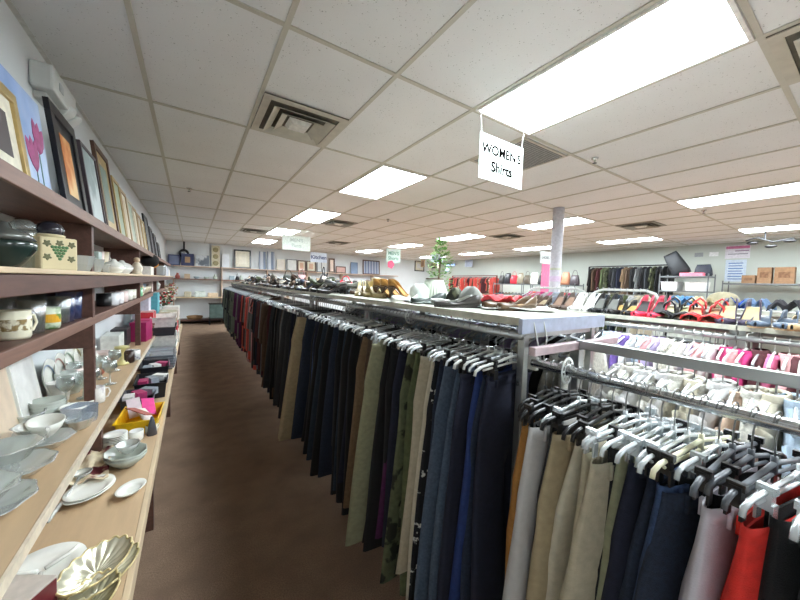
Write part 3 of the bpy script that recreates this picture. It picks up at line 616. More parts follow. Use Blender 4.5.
t = sign("mint green hanging sign with pink tag below", 4.7, 7.6, 2.32, .46, .38, ["MEN'S", 'Shorts'], mat((214, 240, 232), .5), mat((110, 170, 150), .5), size=.13)
MB().lathe([(.11, -.001), (.11, .001)], 10, ripple=.08, rn=5).obj('pink_tag', mat((238, 90, 130), .5), t, loc=(-.08, -.006, -.24), rot=(PI / 2, 0, 0))
sign('small blue hanging sign reading Books beside the lampshade plant', 6.6, 8.0, 2.40, .5, .28, ['Books'], SB, BL, size=.15)
t = sign('white hanging sign with pink strip, just left of column', 4.98, 3.2, 2.07, .30, .2, ["LADIES"], mat((226, 232, 230), .5), mat((120, 130, 130), .5), size=.07)
MB().box(-.1, .16, -.004, -.003, -.75, -.11).obj('pink_strip', mat((240, 120, 160), .5), t)

# ------------------------------------------------------------------ clothes racks
def rail_unit(label, y0, y1, xf, xb, zr, shelf=None, cross=None, top=None, near=False, name='clothes_rack', feet=True, xp=None):
    t = thing(name, label, 'clothes rack', ((xf + xb) / 2, (y0 + y1) / 2, 0))
    cx, cy = t.location.x, t.location.y
    hx = (xb - xf) / 2; hy = (y1 - y0) / 2
    for s in (-1, 1):
        sm(MB().tube([(s * hx, -hy, zr), (s * hx, hy, zr)], .0155, 14)).obj('hanging_rail', CHROME if near else STEEL, t)
    if near:
        MB().box(-.014, .014, -hy, hy, cross - .012, cross + .022).obj('center_rail', STEEL, t, bevel=.003)
        for s in (-1, 1):
            MB().box(-hx - .01, hx + .03, s * hy - .013, s * hy + .013, cross - .016, cross + .014).obj('cross_bar', STEEL if s < 0 else mat((196, 176, 180), .35, .5), t, bevel=.003)
            for q in (-1, 1):
                MB().box(q * hx - .008, q * hx + .008, s * hy - .016, s * hy + .016, zr - .025, cross - .016).obj('rail_bracket', STEEL, t)
            MB().box(-.018, .018, s * hy - .018, s * hy + .018, 0, cross - .016).obj('post', STEEL, t, bevel=.003)
            MB().box(-.28, .28, s * hy - .02, s * hy + .02, .02, .05).obj('foot', STEEL, t, bevel=.003)
    else:
        for s in (-1, 1):
            for q in (-1, 1):
                MB().box(q * (hx - .03) - .014, q * (hx - .03) + .014, s * (hy - .015) - .014, s * (hy - .015) + .014, 0, shelf - .018 if shelf else zr + .03).obj('post', STEEL, t, bevel=.002)
            MB().box(-hx, hx, s * (hy - .015) - .008, s * (hy - .015) + .008, zr - .012, zr + .014).obj('cross_bar', STEEL, t)
        if shelf:
            MB().box(-hx - .01, hx + .01, -hy + .002, hy - .002, shelf - .018, shelf).obj('shelf', top or SHELFW, t, bevel=.003)
            MB().box(-hx - .014, -hx - .010, -hy, hy, shelf - .024, shelf + .004).obj('shelf_edge', mat((196, 196, 180), .4, .2), t)
    return t
XF, XB2 = .98, 1.54
rail_unit('chrome T shaped double clothes rack nearest the camera', -.75, .655, XF, XB2, 1.297, cross=1.335, near=True)
ZR = 1.38; ZS = 1.44
labs = ['steel clothes rack topped by white shelf, next behind the nearest rack', 'clothes rack with lampshade and papers on its shelf', 'clothes rack with tan pumps, before the sandal piles', 'clothes rack carrying piles of dark sandals', 'fifth clothes rack along the aisle under dark shoes', 'sixth clothes rack along the aisle', 'seventh clothes rack along the aisle', 'last clothes rack on the aisle near back wall']
ys = [.70, 1.93, 3.16, 4.39, 5.62, 6.85, 8.08, 9.31, 10.54]
SHB = mat((120, 100, 84), .6, 0, .1, 5)
for k in range(8):
    rail_unit(labs[k], ys[k] + .003, ys[k + 1] - .003, XF, XB2 - .03, ZR, ZS, top=SHELFW if k < 2 else SHB)
ZC = 1.38; XC0, XC1 = 2.48, 2.95
yc = [-.78, .45, 1.68, 2.91]
cl = ['white shoe display rack closest to the right photo edge', 'white shoe display rack holding red and black heels', 'white shoe display rack behind the shelf corner']
for k in range(3):
    rail_unit(cl[k], yc[k] + .003, yc[k + 1] - .003, XC0 + .03, XC1 - .03, 1.315, ZC, top=SHELFW)

o = MB().box(-.29, .29, -.012, .004, -.05, .002).obj('shelf_end_panel', mat((176, 184, 204), .3), None, (1.245, .698, ZS)); tag(o, 'thick bluish white acrylic panel capping the near end of the white shelf', 'panel')
# size dividers on rails
def size_ring(label, y, z, x=XF, tilt=.1):
    t = thing('size_divider', label, 'size divider', (x, y, z), tilt)
    n = 28; loops = []
    for r, yy in ((.017, -.001), (.022, -.001), (.022, .001), (.017, .001), (.017, -.001)):
        loops.append([(r * math.cos(2 * PI * j / n), yy, r * math.sin(2 * PI * j / n)) for j in range(n)])
    sm(MB().loft(loops, False, False)).obj('inner_ring', WHITEP, t)
    loops = []
    for r, yy in ((.034, -.001), (.042, -.001), (.042, .001), (.034, .001), (.034, -.001)):
        loops.append([(r * math.cos(2 * PI * j / n), yy, r * math.sin(2 * PI * j / n)) for j in range(n)])
    sm(MB().loft(loops, False, False)).obj('outer_ring', WHITEP, t)
    m = MB()
    for k in range(10):
        a = 2 * PI * k / 10; m.tube([(.021 * math.cos(a), 0, .021 * math.sin(a)), (.035 * math.cos(a), 0, .035 * math.sin(a))], .0025, 5)
    m.obj('spokes', WHITEP, t)
size_ring('white plastic size divider disc at near end of chrome rail', .535, 1.297)
size_ring('white disc divider on rail below the lampshade', ycol(411, XF, ZR), ZR)
size_ring('white disc divider on rail below the brown pumps', ycol(351, XF, ZR), ZR)

# ------------------------------------------------------------------ garments
NSEG = 24
def trousers_mesh(seed, wt=.34, wh=.36, knee=.17, hem=.17, ln=1.05, jeans=False):
    r = random.Random(seed); ph = [r.uniform(0, 6.28) for _ in range(8)]
    def fold(u, z): return .010 * math.sin(u * 9 + ph[0] + z * 1.5) * min(1, z * 2) + .008 * math.sin(u * 17 + ph[1]) * min(1, z * 2.5) + .012 * math.sin(z * 3.2 + ph[2])
    mb = MB(); top = []; sag = r.uniform(.005, .03)
    zs = [0, .03, .05, .12, .2, .27]
    cy = r.uniform(-.02, .02)
    for z in zs:
        a = wt / 2 + (wh - wt) / 2 * min(1, z / .2); b = .015 + .010 * min(1, z / .2)
        lp = []
        for k in range(NSEG):
            t = 2 * PI * k / NSEG; x = a * math.cos(t); y = b * math.sin(t) + fold(x, z)
            dz = sag * (1 - (x / a) ** 2) * (1 - z / .3) * (1.0 if y > 0 else .6)
            lp.append((x, y, -z - dz))
        top.append(lp)
    mb.loft(top, False, False)
    ci = len(mb.v) - NSEG; q = NSEG // 4
    idxL = list(range(q, 3 * q + 1)); idxR = list(range(3 * q, NSEG)) + list(range(0, q + 1))
    lx_, rx_ = -wh * .25, wh * .25
    swing = [r.uniform(-.03, .03), r.uniform(-.03, .03)]; tw = r.uniform(-.02, .02)
    spl = r.uniform(-.05, .55)
    for side, idx, sx in ((0, idxL, -1), (1, idxR, 1)):
        prev = [ci + i for i in idx]; n = len(idx)
        for j in range(1, 9):
            f = j / 8; z = .27 + (ln - .27) * f
            hw = (wh / 2 / 2) * (1 - f) ** .7 + (knee + (hem - knee) * f) / 2 * (1 - (1 - f) ** .7)
            cx = sx * wh * .25 * (1 + spl * f) + swing[side] * f; b = .020 + .006 * math.sin(PI * f)
            new = []
            for k in range(n):
                t = (PI / 2 + PI * k / (n - 1)) if side == 0 else (-PI / 2 + PI * k / (n - 1))
                # stretch half circle to a closed flat tube
                e = 2 * (k / (n - 1)) * PI
                t2 = (PI * .0 + e) if side == 0 else (PI + e)
                x = cx + hw * math.cos(t2); y = b * math.sin(t2) + fold(x, z) * 1.2 + tw * f * sx
                new.append(len(mb.v)); mb.v.append((x, y, -z))
            for k in range(n):
                k2 = (k + 1) % n
                mb.f.append((prev[k], prev[k2], new[k2], new[k]))
            prev = new
    me = mb.mesh('trousers', True)
    # waistband strip
    wb = MB(); loops = []
    for z, off in ((-.001, -.001), (-.001, .002), (.036, .0025), (.038, 0)):
        a = wt / 2 + off; b = .015 + off; lp = []
        for k in range(NSEG):
            t = 2 * PI * k / NSEG; x = a * math.cos(t); y = b * math.sin(t) + fold(x * .995, z)
            dz = sag * (1 - min(1, (x / (wt / 2)) ** 2)) * (1 - max(0, z) / .3) * (1.0 if math.sin(t) > 0 else .6)
            lp.append((x, y, -z - dz))
        loops.append(lp)
    wb.loft(loops, False, False)
    for k in (3, 9, 15, 21):   # belt loops
        t = 2 * PI * k / NSEG; x = (wt / 2 + .003) * math.cos(t); y = (.015 + .005) * math.sin(t) + fold(x, .02)
        wb.box(x - .005, x + .005, y - .002, y + .002, -.043, -.004 - sag * .2)
    return me, wb.mesh('waistband', True)
TV = []
spec = [(.29, .34, .17, .16), (.27, .33, .16, .18), (.24, .29, .15, .17), (.31, .36, .19, .18), (.21, .27, .15, .19), (.28, .34, .17, .22), (.25, .32, .16, .14), (.23, .30, .17, .2), (.3, .36, .2, .2), (.26, .35, .18, .17)]
LNS = [1.12, 1.05, 1.15, .95, 1.1, 1.0, 1.14, .86, 1.08, 1.12]
for k, s in enumerate(spec): TV.append(trousers_mesh(100 + k, *s, ln=LNS[k]))
def top_mesh(seed, sleeve=.22, ln=.66, w0=.2):
    r = random.Random(seed); ph = [r.uniform(0, 6.28) for _ in range(4)]; n = 20; mb = MB(); loops = []
    for z, a, b in ((-.012, .055, .03), (0, .075, .035), (.018, .11, .03), (.045, .17, .028), (.065, w0, .026), (.1, w0 + .015, .03), (.16, w0 - .005, .032), (.3, w0, .034), (.5, w0 + .015, .036), (ln, w0 + .025, .038)):
        loops.append([(a * math.cos(2 * PI * k / n), b * math.sin(2 * PI * k / n) + .012 * math.sin(a * math.cos(2 * PI * k / n) * 18 + ph[0]) * min(1, z * 3) + .01 * math.sin(z * 5 + ph[1]), -z) for k in range(n)])
    mb.loft(loops, False, False)
    for s in (-1, 1):
        lp = []; m = 10
        for f in (0, .25, .5, .75, 1):
            x = s * (w0 - .02 + .05 * f); z = .085 + sleeve * f; a = .075 - .03 * f; y0 = .012 * math.sin(f * 3 + ph[2])
            lp.append([(x + s * a * .6 * math.cos(2 * PI * k / m), y0 + .022 * math.sin(2 * PI * k / m), -z + a * .35 * math.cos(2 * PI * k / m)) for k in range(m)])
        mb.loft(lp, True, False)
    co_ = MB(); loops = []
    for z, a, b in ((.004, .077, .037), (-.016, .068, .034), (-.02, .062, .03), (-.006, .06, .028)):
        loops.append([(a * math.cos(2 * PI * k / n), b * math.sin(2 * PI * k / n), -z) for k in range(n)])
    co_.loft(loops, False, False)
    return mb.mesh('shirt', True), co_.mesh('collar', True)
SHV = [top_mesh(300 + k, [.12, .2, .42, .5, .16, .3][k], [.6, .66, .7, .64, .55, .72][k], [.18, .2, .21, .2, .17, .22][k]) for k in range(6)]
BTN = MB().lathe([(.001, 0), (.008, 0), (.007, .003), (.001, .003)], 12).mesh('button')
BTN.transform(Matrix.Rotation(PI / 2, 4, 'X'))
# hangers
def clip_hanger_meshes():
    bar = MB()
    bar.tube([(-.192, 0, -.128), (-.188, 0, -.113), (-.165, 0, -.103), (-.08, 0, -.094), (0, 0, -.082), (.08, 0, -.094), (.165, 0, -.103), (.188, 0, -.113), (.192, 0, -.128)], .0052, 8)
    bar.tube([(-.15, 0, -.114), (0, 0, -.104), (.15, 0, -.114)], .004, 6)
    bar.tube([(0, 0, -.104), (0, 0, -.068)], .006, 6)
    hook = MB(); pts = [(0, 0, -.07), (0, 0, -.035)] + [(.021 * math.cos(a), 0, .002 + .021 * math.sin(a)) for a in [-1.3, -.8, -.2, .4, 1.0, 1.57, 2.1, 2.7, 3.1]]
    hook.tube(pts, .0017, 6)
    clip = MB(); clip.box(-.008, .008, -.009, .009, -.13, -.092); clip.box(-.006, .006, -.013, .013, -.1, -.086); clip.box(-.009, .009, -.0125, -.008, -.152, -.118); clip.box(-.009, .009, .008, .0125, -.152, -.118)
    return bar.mesh('hanger_bar', True), hook.mesh('hook', True), clip.mesh('clip')
HB, HH, HC = clip_hanger_meshes()
allb = MB(); allb.box(-.19, .19, -.006, .006, -.112, -.092); allb.tube([(0, 0, -.094), (0, 0, -.035)] + [(.021 * math.cos(a), 0, .002 + .021 * math.sin(a)) for a in [-1.3, -.2, 1.0, 2.1, 3.1]], .0022, 5)
for s in (-1, 1): allb.box(s * .15 - .012, s * .15 + .012, -.013, .013, -.145, -.088)
HFAR = allb.mesh('hanger')
def shoulder_hanger_meshes():
    b = MB()
    b.tube([(-.205, 0, -.115), (-.19, 0, -.10), (-.1, 0, -.075), (0, 0, -.055), (.1, 0, -.075), (.19, 0, -.10), (.205, 0, -.115)], .006, 7)
    b.tube([(-.2, 0, -.118), (0, 0, -.118), (.2, 0, -.118)], .004, 6)
    h = MB(); h.tube([(0, 0, -.058), (0, 0, -.035)] + [(.021 * math.cos(a), 0, .002 + .021 * math.sin(a)) for a in [-1.3, -.8, -.2, .4, 1.0, 1.57, 2.1, 2.7, 3.1]], .0026, 6)
    return b.mesh('hanger_arms', True), h.mesh('hook', True)
SB_, SH_ = shoulder_hanger_meshes()
hcol = {'clear': glass((240, 246, 248), .2, .5), 'black': BLACKP, 'white': WHITEP, 'ivory': mat((226, 222, 190), .35), 'grey': mat((90, 94, 100), .35)}
WIRE = mat((150, 150, 148), .3, .9)
def ordw(n): return nth[n - 1]
nth = ['first', 'second', 'third', 'fourth', 'fifth', 'sixth', 'seventh', 'eighth', 'ninth', 'tenth', 'eleventh', 'twelfth', 'thirteenth', 'fourteenth', 'fifteenth', 'sixteenth', 'seventeenth', 'eighteenth', 'nineteenth', 'twentieth'] + ['twenty ' + q for q in ('first', 'second', 'third', 'fourth', 'fifth', 'sixth', 'seventh', 'eighth', 'ninth')] + ['thirtieth'] + ['thirty ' + q for q in ('first', 'second', 'third', 'fourth', 'fifth', 'sixth', 'seventh', 'eighth', 'ninth')] + ['fortieth'] + ['forty ' + q for q in ('first', 'second', 'third', 'fourth', 'fifth', 'sixth', 'seventh', 'eighth', 'ninth')] + ['fiftieth'] + ['fifty ' + q for q in ('first', 'second', 'third', 'fourth', 'fifth', 'sixth', 'seventh', 'eighth', 'ninth')]
FAB = {
 'black': mat((14, 14, 17), .9, 0, .2, 60, .3, 500, sheen=.1), 'charcoal': mat((52, 54, 58), .9, 0, .2, 60, .4, 500), 'navy': mat((26, 30, 48), .9, 0, .2, 60, .4, 500),
 'dark denim': mat((34, 44, 62), .9, 0, .3, 120, .5, 700), 'blue denim': mat((52, 72, 108), .9, 0, .3, 120, .5, 700), 'slate denim': mat((78, 92, 110), .9, 0, .22, 100, .5, 700),
 'royal blue': mat((38, 58, 112), .85, 0, .15, 60, .3, 500), 'khaki': mat((172, 156, 124), .9, 0, .1, 50, .4, 500), 'beige': mat((184, 174, 150), .9, 0, .1, 50, .4, 500), 'cream': mat((206, 198, 176), .9, 0, .08, 50, .4, 500),
 'white': mat((194, 192, 190), .85, 0, .04, 50, .3, 400), 'brown': mat((84, 66, 52), .9, 0, .2, 60, .4, 500), 'tan brown': mat((122, 100, 76), .9, 0, .15, 60, .4, 500), 'olive': mat((84, 92, 62), .9, 0, .2, 40, .4, 500),
 'camouflage': mat((92, 98, 72), .9, 0, .2, 40, .4, 500, col2=(44, 46, 34), c2s=14, c2t=.52, c2w=.03), 'floral': mat((22, 22, 26), .9, 0, .1, 40, .3, 500, col2=(214, 214, 206), c2s=22, c2t=.62, c2w=.02),
 'purple': mat((78, 30, 74), .85, 0, .2, 50, .3, 500), 'maroon': mat((74, 34, 38), .9, 0, .2, 50, .3, 500), 'coral': mat((206, 84, 74), .85, 0, .12, 50, .3, 500), 'red': mat((232, 52, 42), .8, 0, .1, 50, .3, 500),
 'ochre': mat((170, 118, 60), .9, 0, .15, 50, .3, 500), 'teal': mat((34, 48, 62), .9, 0, .2, 50, .3, 500), 'sage': mat((150, 150, 120), .9, 0, .12, 50, .3, 500), 'grey': mat((110, 112, 112), .9, 0, .15, 50, .3, 500),
 'silver': mat((206, 200, 208), .45, 0, .06, 30, .2, 300), 'grey green': mat((96, 104, 90), .9, 0, .2, 50, .3, 500), 'lilac': mat((160, 146, 180), .8, 0, .1, 50, .3, 400), 'violet': mat((104, 80, 150), .8, 0, .15, 50, .3, 400),
 'pink': mat((206, 112, 150), .8, 0, .12, 50, .3, 400), 'magenta': mat((180, 44, 104), .8, 0, .12, 50, .3, 400), 'rose': mat((200, 150, 150), .8, 0, .1, 50, .3, 400), 'pale blue': mat((156, 172, 188), .8, 0, .1, 50, .3, 400),
 'peach': mat((196, 168, 146), .8, 0, .1, 50, .3, 400), 'lace white': mat((190, 187, 176), .8, 0, .25, 90, .5, 300), 'brown floral': mat((150, 110, 90), .85, 0, .2, 30, col2=(230, 220, 210), c2s=20, c2t=.55)}
kinddict = {'dark denim': 'jeans', 'blue denim': 'jeans', 'slate denim': 'jeans'}
def desc(c, kind): return c + ' ' + (kinddict.get(c, kind) if kind == 'trousers' else kind)
hanger_rest = []
def fill_rail(seq, x, z, railname, kind, group, seed, near=False, detail=4.0, endname='near end', nohang=False):
    """seq: (y, colour, variant, hangercolour, width scale, yaw, extra drop)"""
    r = random.Random(seed); counts = {}; rk = {}
    for s in seq: counts[s[1]] = counts.get(s[1], 0) + 1
    for k, (y, c, v, hc, ws, yaw, dr) in enumerate(seq):
        d = desc(c, kind)
        rn = railname
        if railname == 'long aisle rail': rn = '%s aisle rack' % ['first long', 'second long', 'third long', 'fourth', 'fifth', 'sixth', 'seventh', 'eighth'][max(0, min(7, int((y - .70) / 1.23)))]
        rk[rn] = rk.get(rn, 0) + 1
        o_ = 'first' if rk[rn] == 1 else ordw(rk[rn])
        if counts[c] == 1: lb = '%s on the %s' % (d, rn); sl = 'the ' + lb
        else: lb = '%s, %s garment from %s of the %s' % (d, o_, endname, rn); sl = '%s garment from %s of the %s' % (o_, endname, rn)
        yw = yaw + r.uniform(-.07, .07); dx = r.uniform(-.012, .012)
        det = y < detail
        if kind in ('trousers', 'skirt'):
            me, wb = TV[v % len(TV)]
            o = mobj(me, 'trousers', FAB[c], None, (x + dx, y, z - .132 - dr), yw, scale=(ws, 1.5 if z < 1.3 else 1.1, 1 + r.uniform(-.06, 0)))
            tag(o, lb, kind if kind != 'trousers' else ('jeans' if 'denim' in c else 'trousers'), group)
            if det:
                wb_ = mobj(wb, 'waistband', FAB[c], o)
                if y < 1.3: mobj(BTN, 'button', CHROME if 'denim' in c else BLACKP, wb_, loc=(.0, -.024, -.036))
        else:
            me, wb = SHV[v % len(SHV)]
            o = mobj(me, kind, FAB[c], None, (x + dx, y, z - .065 - dr), yw, scale=(ws, 1, 1 + r.uniform(-.04, .05)))
            tag(o, lb, kind, group)
            if det: mobj(wb, 'collar', FAB[c], o)
        hl = '%s hanger holding %s' % (hc, sl)
        hm = hcol[hc]
        hrot = yw + r.uniform(-.03, .03); tilt = r.uniform(-.06, .06)
        if nohang or y > 6.0:
            hanger_rest.append((kind in ('trousers', 'skirt'), x, y, z, hrot))
        elif kind in ('trousers', 'skirt'):
            if det:
                t = thing('hanger', hl, 'hanger', (x, y, z), rot=(0, 0, hrot), group=group + ' hangers')
                mobj(HB, 'hanger_bar', hm, t, scale=(min(1.0, ws), 1, 1)); mobj(HH, 'hook', WIRE, t)
                wd = spec[v % len(spec)][0] * ws / 2 - .02
                for s in (-1, 1): mobj(HC, 'clip', BLACKP if (hc != 'clear' or (k + s) % 4 == 0) else hcol['clear'], t, loc=(s * wd + dx, 0, 0))
            else:
                tag(mobj(HFAR, 'hanger', hm, None, (x, y, z), hrot), hl, 'hanger', group + ' hangers')
        else:
            t = thing('hanger', hl, 'hanger', (x, y, z), rot=(0, 0, hrot), group=group + ' hangers')
            mobj(SB_, 'hanger_arms', hm, t, scale=(ws, 1, 1)); mobj(SH_, 'hook', WIRE if hc != 'white' else WHITEP, t)
# --- nearest rail, front: (y, colour ...)
near = [('black', 1, 'black', .7, 0), ('ochre', 2, 'black', .9, .02), ('white', 0, 'black', 1.15, .01), ('black', 2, 'black', .95, .02), ('charcoal', 6, 'clear', .9, 0), ('khaki', 1, 'black', 1.05, .01), ('cream', 7, 'black', 1.1, .02), ('beige', 3, 'black', .95, .02), ('beige', 8, 'clear', 1.15, .03), ('sage', 4, 'clear', 1, 0),
        ('black', 2, 'clear', 1, 0), ('navy', 1, 'clear', 1, .01), ('dark denim', 8, 'clear', .9, .02), ('blue denim', 0, 'clear', 1, .02), ('dark denim', 8, 'ivory', 1.1, .03), ('black', 2, 'clear', .8, .01), ('silver', 0, 'grey', 1.2, 0.02), ('black', 2, 'grey', .85, .02), ('red', 0, 'grey', 1.15, .02), ('black', 5, 'clear', 1, 0), ('black', 3, 'clear', 1, 0), ('charcoal', 3, 'black', 1, 0), ('brown', 1, 'black', 1, 0)]
ny = [.605, .58, .555, .525, .495, .465, .435, .405, .372, .342, .318, .294, .268, .243, .218, .19, .168, .14, .108, .075, .04, .0, -.05]
near = [(y, c, v, hc, ws, -.04 - .006 * k, dr) for k, (y, (c, v, hc, ws, dr)) in enumerate(zip(ny, near))]
fill_rail(near, XF, 1.297, 'nearest chrome rail', 'trousers', 'trousers on the nearest rail', 5, endname='far end')
# --- long row
R = random.Random(21)
seq = []; y = .745
head = ['navy', 'dark denim', 'royal blue', 'navy', 'slate denim', 'slate denim', 'dark denim', 'floral', 'cream', 'beige', 'olive', 'camouflage', 'camouflage', 'black', 'navy', 'black', 'purple', 'black', 'black', 'sage', 'sage', 'black', 'brown', 'tan brown', 'brown', 'tan brown', 'black', 'black', 'navy', 'black', 'teal', 'black', 'black', 'charcoal', 'dark denim', 'black', 'teal', 'teal', 'black', 'dark denim', 'navy', 'blue denim', 'black', 'black', 'dark denim', 'black', 'khaki', 'khaki', 'black', 'royal blue', 'black', 'black', 'charcoal', 'black', 'grey', 'black', 'navy', 'charcoal', 'black', 'maroon', 'black', 'charcoal', 'brown', 'grey', 'black', 'brown', 'black', 'charcoal', 'black']
k = 0
while y < 10.45:
    if k < len(head): c = head[k]
    elif y < 5.2: c = R.choice(['black', 'charcoal', 'grey', 'maroon', 'brown', 'navy'])
    elif y < 6.6: c = R.choice(['coral', 'rose', 'maroon', 'grey', 'coral', 'charcoal'])
    elif y < 7.6: c = R.choice(['purple', 'grey', 'charcoal', 'purple', 'black'])
    else: c = R.choice(['grey green', 'sage', 'charcoal', 'grey green', 'black'])
    sp = .040 if y < 1.7 else .05
    v = R.randrange(10)
    if c in ('khaki', 'sage', 'cream', 'floral', 'slate denim'): v = 8
    seq.append((y, c, v, R.choice(['clear', 'clear', 'clear', 'white', 'clear', 'black']), 1.42 if c == 'khaki' else 1.2 if c == 'sage' else R.uniform(.85, 1.1), R.uniform(-.12, .08), R.uniform(0, .02)))
    y += sp * R.uniform(.85, 1.15); k += 1
fill_rail([q for q in seq if q[0] < 4.39], XF, ZR, 'long aisle rail', 'trousers', 'trousers on the long aisle rail', 6, detail=2.6)
LONGV = [top_mesh(400 + k, [.2, .45, .1, .5][k], [1.08, 1.0, 1.12, .95][k], [.17, .19, .16, .2][k]) for k in range(4)]
SHV_ = SHV; SHV = LONGV
fill_rail([(q[0], q[1], q[2], q[3], .95, q[5], q[6]) for q in seq if q[0] >= 4.39], XF, ZR, 'long aisle rail', 'dress', 'long garments on the far aisle rail', 16, detail=4.8)
SHV = SHV_
# --- back rail of the nearest rack: light tops
R = random.Random(31); seq = []; y = .60; k = 0
lt = ['white', 'lace white', 'white', 'lace white', 'white', 'lace white', 'cream', 'lace white', 'white', 'peach', 'lace white', 'cream', 'pale blue', 'lace white', 'white', 'cream', 'peach', 'lace white', 'coral', 'red', 'rose', 'lace white', 'white', 'brown floral', 'cream']
while y > -.45:
    seq.append((y, lt[k % len(lt)], R.randrange(6), R.choice(['clear', 'white', 'clear']), R.uniform(.85, 1.02), R.uniform(-.1, .1), R.uniform(0, .02))); y -= R.uniform(.032, .045); k += 1
fill_rail(seq, XB2, 1.297, 'back rail of nearest rack', 'blouse', 'light blouses on the back rail', 7, endname='far end')
# --- back rail of long row (first racks)
R = random.Random(33); seq = []; y = .76; k = 0
while y < 3.1:
    seq.append((y, R.choice(['white', 'pale blue', 'lilac', 'grey', 'lace white', 'black', 'cream']), R.randrange(6), R.choice(['clear', 'white', 'white']), R.uniform(.85, 1.02), R.uniform(-.1, .1), R.uniform(0, .02))); y += R.uniform(.05, .07)
fill_rail(seq, XB2 - .03, ZR, 'long rack back rail', 'shirt', 'shirts behind the long rack', 8, detail=0, nohang=True)
# --- shoe rack front rail: dark then pastel then pink
R = random.Random(35); seq = []; y = 2.3; k = 0
while y > .0:
    if y > 1.12: c = R.choice(['black', 'charcoal', 'grey', 'navy', 'brown'])
    elif y > .86: c = R.choice(['lilac', 'peach', 'violet', 'white', 'violet', 'pale blue'])
    elif y > .6: c = R.choice(['white', 'lace white', 'rose', 'lilac', 'white'])
    elif y > .45: c = R.choice(['rose', 'white', 'pink', 'magenta', 'rose'])
    else: c = R.choice(['magenta', 'pink', 'rose', 'white', 'pink', 'maroon', 'lilac'])
    seq.append((y, c, R.randrange(6), R.choice(['clear', 'white', 'white', 'white']) if y < 1.2 else 'black', R.uniform(.82, 1.0), R.uniform(-.1, .1), R.uniform(0, .02))); y -= R.uniform(.036, .052)
fill_rail(seq, XC0 + .03, 1.315, 'shoe rack rail', 'top', 'tops under the shoe shelf', 9, detail=9, endname='far end')

# ------------------------------------------------------------------ shoes
def shoe_meshes(kind, heel=.08, ln=.235):
    """toe at +y, heel at -y; returns (upper, insole, sole/heel)"""
    W = [(.0, .006), (.08, .028), (.22, .038), (.35, .040), (.5, .034), (.65, .028), (.8, .027), (.92, .026), (1, .016)]
    def width(s):
        for (a, wa), (b, wb) in zip(W, W[1:]):
            if s <= b: return wa + (wb - wa) * (s - a) / (b - a)
        return .016
    def base(s):
        if kind == 'wedge' or kind == 'flat': hh = heel
        else: hh = heel
        e = max(0, min(1, (s - .3) / .5)); e = e * e * (3 - 2 * e)
        return .004 + hh * e
    n = 16; up = MB(); ins = MB(); so = MB()
    lo = []; li = []
    for i in range(n + 1):
        s = i / n; y = ln * (.5 - s) * (1 - .08 * (heel > .05)); wd = width(s); z = base(s)
        if kind in ('pump', 'flat', 'wedge'):
            side = .034 if s < .2 else (.034 - .016 * min(1, (s - .2) / .2) if s < .6 else .018 + .03 * min(1, (s - .6) / .3))
            if s < .3: close = 1 - max(0, (s - .2) / .1)
            else: close = 0
        side_ = side
        prof = []
        for q in range(9):
            a = PI * q / 8
            # from left edge over the bottom to right edge (open) ; closed toe bends inwards
            t = -1 + 2 * q / 8
            prof.append(t)
        pts = []
        top_in = .94 - .9 * close
        L_ = [(-wd * top_in, z + side_ * (1 if close < .5 else .9)), (-wd * 1.0, z + side_ * .55), (-wd * .98, z + .008), (-wd * .7, z), (0, z), (wd * .7, z), (wd * .98, z + .008), (wd * 1.0, z + side_ * .55), (wd * top_in, z + side_ * (1 if close < .5 else .9))]
        lo.append([(a, y, b) for a, b in L_])
        li.append([(-wd * .9, y, z + .009), (0, y, z + .007), (wd * .9, y, z + .009)])
    up.loft(lo, closed=False)
    # heel cup closing strip
    ins.loft(li, closed=False)
    # sole
    lp = []
    for i in range(n + 1):
        s = i / n; y = ln * (.5 - s) * (1 - .08 * (heel > .05)); wd = width(s) * 1.02; z = base(s)
        zb = 0 if (kind == 'wedge' or kind == 'flat' or s < .35) else z - .004
        if kind == 'wedge' : zb = 0
        lp.append([(-wd, y, zb), (wd, y, zb), (wd, y, z + .003), (-wd, y, z + .003)])
    so.loft(lp)
    if kind == 'pump' and heel > .02:
        yh = -ln * .42 * (1 - .08)
        so.loft([[(a * .006, yh - .006 + b * .006, 0) for a, b in ((-1, -1), (1, -1), (1, 1), (-1, 1))], [(a * .007, yh - .004 + b * .008, heel * .5) for a, b in ((-1, -1), (1, -1), (1, 1), (-1, 1))], [(a * .02, yh + .006 + b * .024, heel * .98) for a, b in ((-1, -1), (1, -1), (1, 1), (-1, 1))]])
    return up.mesh('upper', True), ins.mesh('insole', True), so.mesh('sole')
def sandal_meshes(heel=.05, ln=.24, straps=3):
    up, ins, so = shoe_meshes('wedge', heel, ln)
    m = MB()
    for k in range(straps):
        s = [.22, .38, .86, .6][k]; y = ln * (.5 - s); w_ = .038 if s < .5 else .028
        e = max(0, min(1, (s - .3) / .5)); z = .008 + heel * e * e * (3 - 2 * e)
        hh = .035 if s < .5 else .06
        pts = [(-w_, y, z), (-w_ * .9, y - .003, z + hh * .6), (0, y - .008, z + hh), (w_ * .9, y - .003, z + hh * .6), (w_, y, z)]
        lo = []
        bw = .02 if s < .5 else .009
        for p in pts: lo.append([(p[0], p[1] - bw, p[2]), (p[0], p[1] + bw, p[2]), (p[0] * .96, p[1] + bw, p[2] - .003), (p[0] * .96, p[1] - bw, p[2] - .003)])
        m.loft(lo)
    return m.mesh('straps', True), ins, so
SM = {'pump': shoe_meshes('pump', .08), 'low': shoe_meshes('pump', .045), 'flat': shoe_meshes('flat', .012), 'clog': shoe_meshes('flat', .035), 'wedge': shoe_meshes('wedge', .055), 'sandal': sandal_meshes(.03), 'wsandal': sandal_meshes(.06, straps=4)}
